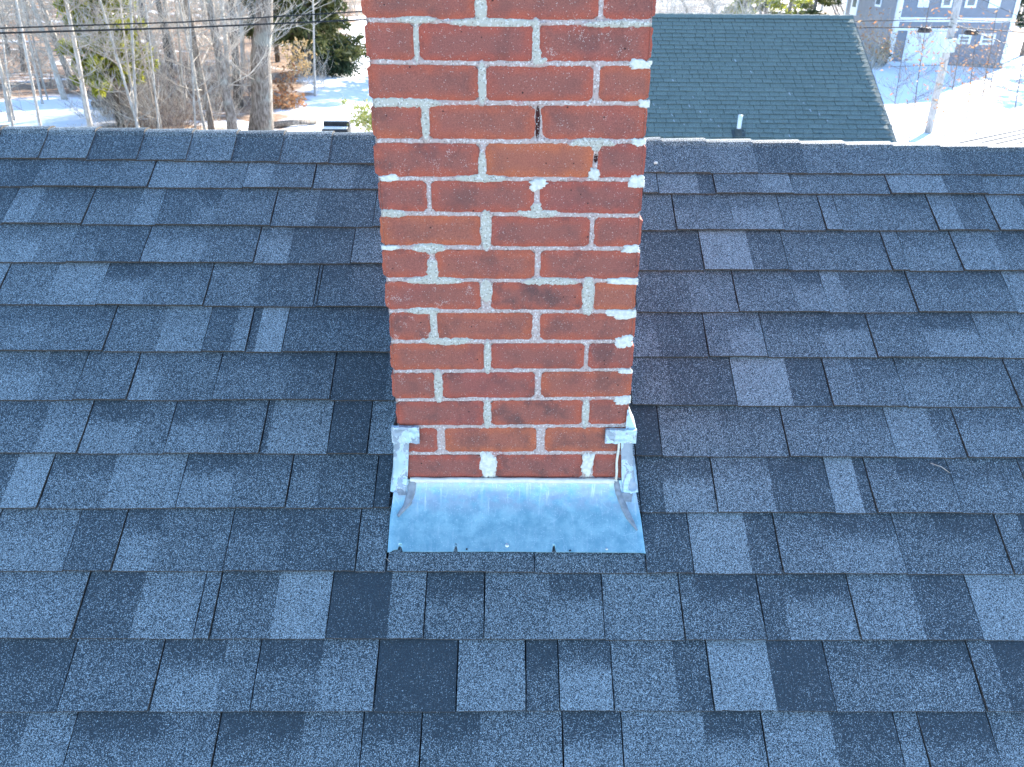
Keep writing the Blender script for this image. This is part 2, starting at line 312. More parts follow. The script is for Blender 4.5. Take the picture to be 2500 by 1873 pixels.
# measured layout in metres: shingle rows (butt line; tabs: x0, x1, tone, printed shade band, notch), ridge caps, bricks
ROWS = [
  ([(-1.376,0.975),(-0.397,0.9758),(0.403,0.9654),(1.444,0.9738)],
   [(-1.5791,-1.3797,0.22,0,1),(-1.3797,-1.1492,0.42,0,0),(-1.1492,-1.0492,0.42,0,1),(-1.0492,-0.9131,0.66,0,0),(-0.9131,-0.7742,0.42,0,1),(-0.7742,-0.697,0.66,0,0),(-0.697,-0.5733,0.42,0,1),(-0.5733,-0.4546,0.52,0,0),(-0.4546,-0.372,0.22,0,1),(0.3852,0.4318,0.42,0,1),(0.4318,0.5511,0.66,0,0),(0.5511,0.5978,0.22,0,1),(0.5978,0.7329,0.42,0,0),(0.7329,0.8239,0.66,0,1),(0.8239,0.9828,0.42,0,0),(0.9828,1.1079,0.42,0,1),(1.1079,1.2751,0.66,0,0),(1.2751,1.3927,0.22,0,1),(1.3927,1.5289,0.42,0,1)]),
  ([(-1.382,0.8318),(-0.384,0.8279),(0.391,0.8239),(1.4,0.832)],
   [(-1.504,-1.4199,0.22,0,1),(-1.4199,-1.3431,0.66,0,0),(-1.3431,-1.1993,0.42,0.55,1),(-1.1993,-1.0603,0.42,0.55,0),(-1.0603,-0.9932,0.66,0,1),(-0.9932,-0.8937,0.22,0,0),(-0.8937,-0.829,0.42,1.0,0),(-0.829,-0.672,0.42,0,1),(-0.672,-0.5497,0.42,0,0),(-0.5497,-0.3847,0.22,0,1),(-0.3847,-0.3572,0.22,0,1),(0.3661,0.4691,0.42,0,1),(0.4691,0.6326,0.42,0,0),(0.6326,0.7736,0.66,0.55,1),(0.7736,0.8922,0.42,0,1),(0.8922,0.9376,0.66,0.55,1),(0.9376,1.074,0.42,0,0),(1.074,1.2106,0.42,0.55,1),(1.2106,1.2815,0.66,0,0),(1.2815,1.3524,0.22,0,1),(1.3524,1.3829,0.42,0,1),(1.3829,1.4818,0.66,0,1)]),
  ([(-1.339,0.692),(-0.372,0.6956),(0.379,0.6796),(1.354,0.6856)],
   [(-1.458,-1.2947,0.66,0.55,0),(-1.2947,-1.2057,0.42,0,1),(-1.2057,-1.1263,0.42,0.55,0),(-1.1263,-1.0035,0.22,0,1),(-1.0035,-0.8395,0.66,0.55,0),(-0.8395,-0.697,0.42,0,1),(-0.697,-0.6051,0.66,0.55,0),(-0.6051,-0.4332,0.22,0,1),(-0.4332,-0.3411,0.42,0,1),(0.3497,0.3643,0.42,0,0),(0.3643,0.5295,0.22,0,1),(0.5295,0.6634,0.86,0,0),(0.6634,0.7608,0.22,0,1),(0.7608,0.9219,0.42,0,0),(0.9219,1.044,0.42,0.55,1),(1.044,1.0905,0.42,0,1),(1.0905,1.2397,0.52,0.55,1),(1.2397,1.3598,0.66,0,0),(1.3598,1.4334,0.42,0.55,1)]),
  ([(-1.294,0.5497),(-0.359,0.5474),(0.367,0.538),(1.31,0.5438)],
   [(-1.409,-1.3533,0.66,0,1),(-1.3533,-1.221,0.42,0,0),(-1.221,-1.0861,0.66,0,1),(-1.0861,-0.9673,0.66,1.0,0),(-0.9673,-0.8041,0.42,0,1),(-0.8041,-0.6733,0.42,0,0),(-0.6733,-0.5166,0.22,0,1),(-0.5166,-0.5073,0.22,0,1),(-0.5073,-0.4253,0.22,0.55,0),(-0.4253,-0.3222,0.22,0,1),(0.3339,0.4819,0.22,0,0),(0.4819,0.6043,0.52,0,1),(0.6043,0.7644,0.42,0,0),(0.7644,0.8423,0.66,1.0,1),(0.8423,0.8942,0.66,0,0),(0.8942,1.0785,0.42,0.55,1),(1.0785,1.1684,0.42,0,0),(1.1684,1.3413,0.42,0.55,1),(1.3413,1.4053,0.66,0,1)]),
  ([(-1.248,0.4024),(-0.346,0.4047),(0.355,0.3967),(1.265,0.3996)],
   [(-1.3592,-1.1889,0.42,0.55,0),(-1.1889,-1.0295,0.42,0,1),(-1.0295,-0.8969,0.42,0,0),(-0.8969,-0.7798,0.66,0,1),(-0.7798,-0.7078,0.22,0,0),(-0.7078,-0.6694,0.66,0,1),(-0.6694,-0.6469,0.22,0,0),(-0.6469,-0.577,0.86,0,1),(-0.577,-0.437,0.22,0,0),(-0.437,-0.2991,0.22,0.55,1),(0.3139,0.382,0.52,0,0),(0.382,0.5069,0.22,0,1),(0.5069,0.5682,0.42,0,0),(0.5682,0.6569,0.66,0.55,1),(0.6569,0.8072,0.42,0,0),(0.8072,0.9371,0.66,1.0,1),(0.9371,1.0741,0.42,0,0),(1.0741,1.2181,0.66,1.0,1),(1.2181,1.3486,0.66,0,1)]),
  ([(-1.201,0.2582),(-0.341,0.264),(0.35,0.2527),(1.218,0.2543)],
   [(-1.3042,-1.1624,0.66,0.55,0),(-1.1624,-1.0654,0.42,0,1),(-1.0654,-0.9345,0.42,0,1),(-0.9345,-0.8667,0.66,0.55,0),(-0.8667,-0.7265,0.42,0,1),(-0.7265,-0.5544,0.42,0.55,0),(-0.5544,-0.4387,0.22,0.55,1),(-0.4387,-0.3047,0.04,0,0),(-0.3047,-0.2797,0.22,0,1),(0.3004,0.3997,0.42,0,0),(0.3997,0.5594,0.22,0,1),(0.5594,0.6987,0.86,0,0),(0.6987,0.7947,0.22,0,1),(0.7947,0.8657,0.42,0,0),(0.8657,0.9779,0.42,0.55,1),(0.9779,1.088,0.52,0,0),(1.088,1.258,0.42,0.55,1),(1.258,1.3062,0.42,0,1)]),
  ([(-1.155,0.1126),(-0.328,0.1166),(0.338,0.1142),(1.174,0.1152)],
   [(-1.2547,-1.116,0.42,0,0),(-1.116,-1.014,0.66,0,1),(-1.014,-0.888,0.66,1.0,0),(-0.888,-0.8119,0.42,0,1),(-0.8119,-0.6791,0.66,1.0,0),(-0.6791,-0.5875,0.42,0,1),(-0.5875,-0.5723,0.22,0,0),(-0.5723,-0.4282,0.66,0,1),(-0.4282,-0.3343,0.04,0,1),(-0.3343,-0.2717,0.66,0,1),(0.2979,0.3616,0.04,0,1),(0.3616,0.5132,0.52,0,0),(0.5132,0.6629,0.42,0.55,1),(0.6629,0.7511,0.42,0,0),(0.7511,0.9165,0.42,0.55,1),(0.9165,1.0226,0.66,0,0),(1.0226,1.0845,0.42,0.55,1),(1.0845,1.2505,0.52,0.55,1)]),
  ([(-1.111,-0.0265),(-0.315,-0.0205),(0.325,-0.028),(1.13,-0.0261)],
   [(-1.2078,-1.1493,0.22,0,0),(-1.1493,-1.0658,0.86,0,1),(-1.0658,-0.9194,0.42,0.55,0),(-0.9194,-0.754,0.66,0,1),(-0.754,-0.6345,0.66,1.0,0),(-0.6345,-0.5064,0.42,0,1),(-0.5064,-0.4371,0.42,0,0),(-0.4371,-0.3066,0.22,0,1),(-0.3066,-0.2696,0.04,0,1),(0.2998,0.3568,0.22,0,0),(0.3568,0.4752,0.66,1.0,1),(0.4752,0.6086,0.66,0,0),(0.6086,0.7422,0.22,0,1),(0.7422,0.8101,0.86,0,0),(0.8101,0.8376,0.22,0,1),(0.8376,0.9099,0.42,0,0),(0.9099,1.0332,0.42,1.0,1),(1.0332,1.1523,0.42,0,0),(1.1523,1.2035,0.42,0.55,1)]),
  ([(-1.066,-0.1719),(-0.302,-0.1693),(0.313,-0.1707),(1.086,-0.1693)],
   [(-1.1461,-0.9657,0.66,0,1),(-0.9657,-0.8614,0.22,0,1),(-0.8614,-0.777,0.66,1.0,0),(-0.777,-0.6201,0.42,0,1),(-0.6201,-0.5013,0.42,0.55,0),(-0.5013,-0.3339,0.22,0,1),(-0.3339,-0.2673,0.42,0,1),(-0.2649,-0.2043,0.52,1.0,0),(-0.2043,-0.0606,0.42,1.0,0),(-0.0606,0.056,0.42,1.0,1),(0.056,0.2113,0.42,1.0,0),(0.2113,0.301,0.42,1.0,1),(0.3006,0.4041,0.22,0,1),(0.4041,0.532,0.86,0,0),(0.532,0.5992,0.22,0,1),(0.5992,0.707,0.52,0,0),(0.707,0.87,0.66,1.0,1),(0.87,0.9639,0.42,0,0),(0.9639,1.1048,0.42,1.0,1),(1.1048,1.1601,0.42,0,1)]),
  ([(-1.011,-0.3161),(-0.046,-0.3139),(0.056,-0.3149),(1.03,-0.3122)],
   [(-1.1116,-0.9076,0.66,0,1),(-0.9076,-0.7874,0.22,0,0),(-0.7874,-0.6551,0.66,0,1),(-0.6551,-0.6213,0.42,0,1),(-0.6213,-0.496,0.42,0.55,0),(-0.496,-0.3801,0.86,0,1),(-0.3801,-0.2521,0.04,0,0),(-0.2521,-0.1771,0.52,0,1),(-0.1771,-0.0512,0.42,1.0,1),(-0.0512,0.088,0.52,0,0),(0.0879,0.202,0.66,1.0,1),(0.202,0.3696,0.52,0,1),(0.3696,0.406,0.42,0,0),(0.406,0.5399,0.42,1.0,1),(0.5399,0.591,0.22,0,0),(0.591,0.7373,0.66,1.0,1),(0.7373,0.8741,0.66,0,0),(0.8741,0.9963,0.22,0,1),(0.9963,1.1432,0.86,0,1)]),
  ([(-0.967,-0.4597),(-0.044,-0.4568),(0.055,-0.4548),(0.987,-0.4536)],
   [(-1.0722,-0.8954,0.22,0.55,1),(-0.8954,-0.7137,0.42,0,1),(-0.7137,-0.5847,0.66,1.0,0),(-0.5847,-0.5132,0.52,0,1),(-0.5132,-0.3839,0.42,1.0,0),(-0.3839,-0.2683,0.66,0,1),(-0.2683,-0.104,0.04,0,1),(-0.104,0.036,0.66,0,1),(0.036,0.1033,0.22,1.0,1),(0.1033,0.2125,0.86,1.0,1),(0.2125,0.3427,0.66,0,0),(0.3427,0.4125,0.22,0,1),(0.4125,0.5384,0.86,0,0),(0.5384,0.6573,0.04,0,1),(0.6573,0.7998,0.42,0,0),(0.7998,0.9589,0.42,1.0,1),(0.9589,1.0104,0.42,0,0),(1.0104,1.0948,0.22,1.0,1)]),
  ([(-1,-0.6001),(1,-0.5981)],
   [(-1.0558,-0.9495,0.42,0,0),(-0.9495,-0.8551,0.66,0,1),(-0.8551,-0.6866,0.42,1.0,0),(-0.6866,-0.5703,0.52,0,1),(-0.5703,-0.4036,0.42,1.0,0),(-0.4036,-0.2861,0.52,0,1),(-0.2861,-0.1711,0.42,1.0,1),(-0.1711,-0.1499,0.42,0,0),(-0.1499,-0.0552,0.42,1.0,0),(-0.0552,0.1077,0.52,0,1),(0.1077,0.2249,0.66,1.0,1),(0.2249,0.3892,0.66,0,0),(0.3892,0.5054,0.66,1.0,1),(0.5054,0.6426,0.66,0,0),(0.6426,0.7707,0.22,0,1),(0.7707,0.8197,0.66,0,1),(0.8197,0.9597,0.42,1.0,1),(0.9597,1.1013,0.66,0,1)]),
]
CAPS = [(-1.5408,-1.3977,0.42),(-1.3977,-1.2547,0.52),(-1.2547,-1.1066,0.22),(-1.1066,-0.9612,0.42),(-0.9612,-0.8265,0.52),(-0.8265,-0.684,0.22),(-0.684,-0.5389,0.42),(-0.5389,-0.3887,0.22),(0.3891,0.4576,0.42),(0.4576,0.5921,0.42),(0.5921,0.7321,0.52),(0.7321,0.8775,0.22),(0.8775,1.0124,0.42),(1.0124,1.1554,0.42),(1.1554,1.2986,0.42),(1.2986,1.442,0.22),(1.442,1.5748,0.22)]
BED = [[0.001, -0.002, 0.0018], [-0.0669, -0.0685, -0.0662], [-0.1346, -0.1351, -0.1337], [-0.2032, -0.2031, -0.2012], [-0.2727, -0.2716, -0.2716], [-0.3395, -0.3395, -0.3409], [-0.4075, -0.4076, -0.4071], [-0.4742, -0.4747, -0.4737], [-0.5418, -0.5405, -0.5405], [-0.6107, -0.6088, -0.6076], [-0.68, -0.6765, -0.6723], [-0.7485, -0.745, -0.7407], [-0.815, -0.8125, -0.8095], [-0.8844, -0.8823, -0.8797]]
PERP = [[(-0.0624, -0.0463), (0.1474, 0.1557)], [(-0.1707, -0.1625), (0.0374, 0.0452)], [(-0.0581, -0.0485), (0.1445, 0.1561)], [(-0.1626, -0.1517), (0.0423, 0.0521)], [(-0.0595, -0.0492), (0.1519, 0.1604)], [(-0.1597, -0.1512), (0.0438, 0.0546)], [(-0.0557, -0.041), (0.1524, 0.161)], [(-0.1603, -0.148), (0.0475, 0.0587)], [(-0.0586, -0.0393), (0.1472, 0.1656)], [(-0.1606, -0.1527), (0.0458, 0.0611)], [(-0.052, -0.0407), (0.1553, 0.1642)], [(-0.1568, -0.1439), (0.0538, 0.0668)], [(-0.0541, -0.0412), (0.1586, 0.1709)], [(-0.1583, -0.1413), (0.0602, 0.0782)], [(-0.0595, -0.029), (0.1652, 0.1881)]]
WHITE = [(0.2274, -0.0674, 0.0184, 0.0081), (0.2403, -0.1332, 0.01, 0.0084), (0.2345, -0.202, 0.0115, 0.0075), (0.2377, -0.275, 0.0144, 0.0131), (-0.232, -0.272, 0.0169, 0.0065), (0.051, -0.2817, 0.0157, 0.0105), (0.1545, -0.26, 0.0091, 0.013), (0.2358, -0.4067, 0.0163, 0.0085), (-0.2363, -0.4073, 0.0163, 0.0057), (0.2243, -0.4746, 0.0305, 0.0083), (0.2321, -0.545, 0.0282, 0.0107), (0.2365, -0.6072, 0.0172, 0.0143), (0.2428, -0.6748, 0.0146, 0.0066), (0.2449, -0.745, 0.0164, 0.0102), (-0.0454, -0.9116, 0.0196, 0.0354), (0.1756, -0.9122, 0.0138, 0.0335)]
SMEAR = [(-0.0548, 0.021, 0.0083, 0.0175), (-0.0298, -0.0018, 0.0599, 0.0055), (0.0403, -0.0313, 0.0053, 0.0295), (0.0482, -0.0562, 0.0098, 0.0092), (-0.1678, -0.033, 0.0034, 0.0272), (-0.0534, -0.101, 0.0062, 0.0285), (-0.205, -0.1367, 0.0575, 0.0084), (-0.157, -0.169, 0.0056, 0.0247), (0.149, -0.2064, 0.0307, 0.0088), (-0.0547, -0.2486, 0.0057, 0.0207), (-0.0562, -0.2707, 0.0365, 0.0057), (0.0521, -0.3323, 0.0292, 0.0109), (-0.2295, -0.3398, 0.0213, 0.0068), (0.1862, -0.0033, 0.048, 0.0049), (-0.1662, 0.0026, 0.0263, 0.0044), (-0.0477, -0.3696, 0.0086, 0.0307), (-0.1549, -0.4583, 0.0151, 0.0205), (-0.152, -0.4758, 0.0415, 0.0074), (-0.0484, -0.4957, 0.0097, 0.0179), (0.1561, -0.5062, 0.0101, 0.0332), (0.0804, -0.4771, 0.0415, 0.0077), (-0.1567, -0.5692, 0.0057, 0.0281), (-0.1307, -0.6018, 0.0372, 0.012), (-0.0465, -0.6443, 0.0058, 0.0292), (-0.1604, -0.4081, 0.0244, 0.0085), (-0.1768, -0.5402, 0.0253, 0.0061), (-0.1516, -0.7139, 0.0074, 0.0303), (-0.0478, -0.7799, 0.0066, 0.0279), (0.1646, -0.7785, 0.006, 0.0279)]

# ================================================================ THE HOUSE UNDER THE CAMERA
SLOPE = R_(30.248); CS, SN = math.cos(SLOPE), math.sin(SLOPE); ZR = ZB - 1.0129
def rp(x, s, h=0.0): return Vector((x, s*CS - h*SN, ZR + s*SN + h*CS))
def ridge_s(x): return 1.196 - 0.0155*x
house = tag(empty('house', (0, 1.0, 0.8)), 'nearest house, dark grey shingle roof carrying the red brick chimney', 'house')
def place(o): o.parent = house; o.matrix_parent_inverse = Matrix.Translation((0, -1.0, -0.8)); return o

mb = MB()
XW = 4.2; SB = -5.2
prof_f = [rp(0, SB, 0), rp(0, 1.19, 0)]
back = []
for s_ in (0.0, 6.4):
    a = rp(0, 1.19, 0); back.append(Vector((0, a.y + s_*CS, a.z - s_*SN)))
for (a, b) in ((prof_f[0], prof_f[1]), (back[0], back[1])):
    P = [[Vector((x, q.y, q.z)) for x in (-XW, XW)] for q in (a, b)]
    mb.grid(P)
    mb.grid([[v - Vector((0, 0, 0.10)) for v in row] for row in reversed(P)])
for x in (-XW, XW):
    q = [Vector((x, v.y, v.z)) for v in (prof_f[0], prof_f[1], back[1])]
    mb.add([q[0], q[1], q[2], q[0]-Vector((0,0,.1)), q[1]-Vector((0,0,.1)), q[2]-Vector((0,0,.1))], [(0,1,4,3),(1,2,5,4)])
roof = place(mb.build('roof', M_FELT))
roof['label'] = 'front slope of overlapping dark blue-grey architectural shingles'
mb = MB()
y0, y1 = prof_f[0].y+0.35, back[1].y-0.35; ztop = prof_f[0].z - 0.12
apex = rp(0, 1.19, 0)
for x0, x1 in ((-XW+.3, -XW+.42), (XW-.42, XW-.3)):
    prof = [(y0, 0.2), (y1, 0.2), (y1, ztop+.08), (apex.y, apex.z-.15), (y0, ztop+.08)]
    vs = [(x0, a, b) for a, b in prof]+[(x1, a, b) for a, b in prof]
    mb.add(vs, [(4,3,2,1,0),(5,6,7,8,9)]+[(i,(i+1)%5,5+(i+1)%5,5+i) for i in range(5)])
mb.box((-XW+.42, y0, .2), (XW-.42, y0+.12, ztop+.08)); mb.box((-XW+.42, y1-.12, .2), (XW-.42, y1, ztop+.08))
place(mb.build('wall', plain('painted_clapboard', (0.62, 0.62, 0.60), 0.6, 0.06, 5)))

EXPO = 0.1429; TL = 0.178
def row_s(pts, x):
    l = sorted(pts)
    if x <= l[0][0]: return l[0][1]
    if x >= l[-1][0]: return l[-1][1]
    for (xa, sa), (xb, sb) in zip(l, l[1:]):
        if xa <= x <= xb: return sa + (sb-sa)*(x-xa)/(xb-xa)

def tab_mesh(mb, xc, x0, x1, pts, H, sc, seed, L=TL, top=None, world=False):
    w_ = x1-x0; nx = max(3, int(w_/0.022)); ny = 3
    zt = lambda y: 0.0022 + (H-0.0022)*(1-min(1.0, max(0, y)/TL))
    G = []; B = []
    for j in range(ny+1):
        row = []
        for i in range(nx+1):
            x = x0 + w_*i/nx
            y = L*j/ny
            s_ = row_s(pts, x)
            jx = 0.0012*nz(s_*60+j*3.1, seed*1.7+i*9.0) if i in (0, nx) else 0
            jy = (0.0011*nz(x*55, seed*0.37, s_*9) + 0.0009*nz(x*7, s_*5, 4.0)) if j == 0 else 0
            lift = 0.0016*max(0, nz(x*9, s_*7, 8.0))*(1-j/ny)
            row.append((x+jx-xc, (s_-sc)+y+jy, zt(y)+lift))
        G.append(row)
    out = [[(rp(a+xc, b+sc, c) if world else (a, b, c)) for a, b, c in r] for r in G]
    th = 0.0055
    low = [[(rp(a+xc, b+sc, c-th) if world else (a, b, c-th)) for a, b, c in r] for r in G]
    mb.grid(out, 0)
    mb.grid([low[0], out[0]], 1)
    mb.grid([[out[j][0] for j in range(ny+1)], [low[j][0] for j in range(ny+1)]], 1)
    mb.grid([[low[j][nx] for j in range(ny+1)], [out[j][nx] for j in range(ny+1)]], 1)

k = 0; field = MB()
def field_row(pts, xa, xb, hi):
    x = xa
    while x < xb-0.02:
        w_ = min(rng.uniform(0.07, 0.19), xb-x)
        if xb-(x+w_) < 0.05: w_ = xb-x
        hi = rng.choice((0, 0.0044))
        tab_mesh(field, 0, x, x+w_-0.0012, pts, 0.0098+hi, 0, rng.uniform(0, 99), world=True); x += w_
for ri, (pts, tabs) in enumerate(ROWS):
    lev = rng.choice((0, 1))
    prev_step = 1
    for ti, (xa, xb, tone, band, step) in enumerate(tabs):
        if prev_step: lev = 1-lev if rng.random() < 0.97 else lev
        x0 = xa + (0.0014 if prev_step else 0.0); x1 = xb - (0.0014 if step else 0.0)
        xc = (x0+x1)/2; sc = row_s(pts, xc)
        mb = MB()
        tab_mesh(mb, xc, x0, x1, pts, 0.0098 + 0.0044*lev + 0.0004*rng.random(), sc, k*1.37)
        t2 = min(1.0, max(0.0, tone + rng.uniform(-0.05, 0.05)))
        mb.build('shingle', [M_SH, M_EDGE], roof, loc=rp(xc, sc, 0), rot=(SLOPE, 0, 0), color=(t2, max(band, rng.choice((0.0, 0.2, 0.35, 0.5)) if tone < 0.8 else 0.0), rng.random(), 1))  # extra band darkening: print plus painted soft shade under the row above
        prev_step = step; k += 1
    field_row(pts, -XW, tabs[0][0], 0); field_row(pts, tabs[-1][1], XW, 0)
    for ta, tb in zip(tabs, tabs[1:]):      # behind and beside the chimney stack
        if tb[0]-ta[1] > 0.05:
            if (pts[0][1]+0.17)*CS < 0.41+0.17:
                if ta[1] < -0.275: field_row(pts, ta[1], -0.262, 0)
                if tb[0] > 0.285: field_row(pts, 0.272, tb[0], 0)
            else: field_row(pts, ta[1], tb[0], 0)
for r in range(13, 47):
    s_ = ROWS[11][0][0][1] - EXPO*(r-12)
    if s_ < SB: break
    field_row([(-1, s_), (1, s_)], -XW, XW, 0)
fo = field.build('shingle_field', [M_SHF, M_EDGE], roof); fo['kind'] = 'stuff'

# ridge caps, each bent over the ridge and lapped by its left neighbour
def cap_mesh(xa, xb, seed):
    mb = MB(); nx = 6
    xl = xa-0.035; xc = (xa+xb)/2
    cb = lambda x: (1.0715 - 0.012*x + 0.004*nz(x*3.1, seed)) if x < 0 else 1.0495 + 0.002*nz(x*5, seed)
    lay = []
    for off in (0.0, -0.0055):
        G = []
        for i in range(nx+1):
            x = xl+(xb-xl)*i/nx + 0.0008*nz(i*3.3, seed, 2)*(1 if i in (0, nx) else 0)
            up = 0.0060 + 0.0055*(i/nx) + off
            rs = ridge_s(x); row = []
            s0 = cb(x) + 0.0012*nz(x*60, seed)
            for q in range(5): row.append(rp(x, s0+(rs-0.028-s0)*q/4, up + 0.004))
            a = rp(x, rs, 0)
            for q in range(1, 6):
                th = SLOPE - 2*SLOPE*q/6
                # arc over the ridge
                cx = Vector((x, a.y, a.z - 0.050)); rad = 0.054 + up
                row.append(cx + Vector((0, -rad*math.sin(th), rad*math.cos(th))))
            for q in range(4):
                d = 0.028+0.04*q
                row.append(Vector((x, a.y + d*CS + (up+.004)*SN, a.z - d*SN + (up+.004)*CS)))
            G.append(row)
        lay.append(G)
    up_, lo = lay
    mb.grid([list(r) for r in zip(*up_)], 0)
    mb.grid([[r[0] for r in up_], [r[0] for r in lo]], 1)
    mb.grid([up_[nx], lo[nx]], 1)
    mb.grid([lo[0], up_[0]], 1)
    c = rp(xc, ridge_s(xc), 0)
    mb.v = [tuple(Vector(v)-c) for v in mb.v]
    return mb, c
xs = [(xa, xb, t) for xa, xb, t in CAPS]
xs = [x for x in xs]
gap = (xs[7][1], xs[8][0]); n = 5
for i in range(n):
    xs.append((gap[0]+(gap[1]-gap[0])*i/n, gap[0]+(gap[1]-gap[0])*(i+1)/n, 0.4))
x = xs[0][0]
while x > -XW+0.1: xs.append((x-0.143, x, rng.choice((0.2, 0.42, 0.5)))); x -= 0.143
x = CAPS[-1][1]
while x < XW-0.1: xs.append((x, x+0.143, rng.choice((0.2, 0.42, 0.5)))); x += 0.143
for xa, xb, t in sorted(xs):
    mb, c = cap_mesh(xa, xb, xa*7.7)
    mb.build('ridge_cap_shingle', [M_SH, M_EDGE], roof, smooth=False, loc=c, color=(t, 0.0, 0.5, 1))

# ---------------------------------------------------------------- chimney
def xl_(z): return -0.2555 + 0.0112*max(-0.5, min(1, -z))
def xr_(z): return 0.2440 + 0.0195*max(-0.5, min(1, -z))
NC = 7
beds = [[0.0677*i]*3 for i in range(NC, 0, -1)] + BED + [[-0.9535, -0.9525, -0.9505]]
perps = []
for i in range(NC-1): perps.append([(-0.058, -0.048), (0.150, 0.160)] if (NC-1-i) % 2 == 0 else [(-0.165, -0.155), (0.040, 0.050)])
perps += PERP
def bedz(b, x):
    if x < 0: return b[1] + (b[0]-b[1])*min(1.0, -x/0.22)
    return b[1] + (b[2]-b[1])*min(1.0, x/0.22)
BH = 0.0040
DEP = 0.41
# mortar front as a modelled sheet: proud where it was smeared over the brick edges, recessed elsewhere
def joint_field(x, z):
    d = 9.0
    for b in beds: d = min(d, abs(z-bedz(b, x))-BH)
    for i, pl in enumerate(perps):
        zt, zb_ = bedz(beds[i], x), bedz(beds[i+1], x)
        if zb_-.001 <= z <= zt+.001:
            for (a, b) in pl:
                d = min(d, max(a-x, x-b))
            break
    return d
RECESS = [(0.0472, -0.1690, 0.0046, 0.0300), (0.157, -0.2330, 0.004, 0.008)]
def smear_at(x, z):
    s_ = 0.0
    for (sx, sz, rx, rz) in SMEAR:
        q = ((x-sx)/(rx*1.15))**2 + ((z-sz)/(rz*1.15))**2
        if q < 1.6: s_ = max(s_, 1.0-q/1.6)
    return s_
STEP = 0.0024
zs = np.concatenate([np.arange(-0.965, 0.10, STEP), np.arange(0.10, 0.49, 0.008)])
nxg = int(0.5/STEP)
V = []; SMV = []
for z in zs:
    a, b = xl_(z)+.003, xr_(z)-.003
    for i in range(nxg+1):
        x = a+(b-a)*i/nxg
        d = joint_field(x, z); sm_ = smear_at(x, z)
        n1 = nz(x*95, z*95, 1.0); n2 = nz(x*230, z*230, 5.0); n3 = nz(x*420, z*420, 9.0)
        rag = 0.0022*n1 + 0.0020*n2 + 0.0010*n3
        rec = 0.0
        for (sx, sz, rx, rz) in RECESS:
            q = ((x-sx)/rx)**2 + ((z-sz)/rz)**2
            if q < 1.5: rec = max(rec, min(1.0, 1.5-q))
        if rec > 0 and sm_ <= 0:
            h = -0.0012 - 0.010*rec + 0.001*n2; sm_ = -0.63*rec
        elif sm_ > 0:
            h = 0.0010 + 0.0011*n1 + 0.0012*n2 + 0.0005*n3 - max(0.0, d - 0.0028*min(1, sm_*2) - rag)*1.2
        else:
            h = -0.0021 + 0.0009*n1 + 0.0010*n2 - max(0.0, d + 0.0004 - 0.55*rag)*1.4
        h = max(h, -0.006 if sm_ >= 0 else -0.016)
        edge = min(x-a, b-x)
        if edge < 0.004: h = min(h, -0.0015)
        V.append((x, -h, z+ZB)); SMV.append(min(1.0, sm_*1.6))
F = []
nj = nxg+1
for j in range(len(zs)-1):
    for i in range(nxg):
        F.append((j*nj+i, j*nj+i+1, (j+1)*nj+i+1, (j+1)*nj+i))
mb = MB(); mb.add(V, F)
# the core behind the sheet: sides and back of the stack
core = MB()
zc = [-1.02, -0.9, -0.5, 0.0, 0.49]
for xs_, sg in ((xl_, 1), (xr_, -1)):
    P = [[(xs_(z)+sg*0.0045, y, z+ZB) for z in zc] for y in (0.0, DEP-.004)]
    core.grid(P if sg > 0 else P[::-1])
core.grid([[(xl_(z)+.0045, DEP-.004, z+ZB) for z in zc], [(xr_(z)-.0045, DEP-.004, z+ZB) for z in zc]])
core.grid([[(xl_(-.8)+.0045, 0.0045, z+ZB) for z in (-1.04, -0.94)], [(xr_(-.8)-.0045, 0.0045, z+ZB) for z in (-1.04, -0.94)]])
mb.add(core.v, core.f)
chim = mb.build('chimney', M_MORTAR, smooth=True); place(chim)
chim['label'] = 'weathered red brick chimney with pale repaired mortar joints'
att = chim.data.attributes.new('smear', 'FLOAT', 'POINT')
att.data.foreach_set('value', SMV + [0.0]*(len(mb.v)-len(SMV)))

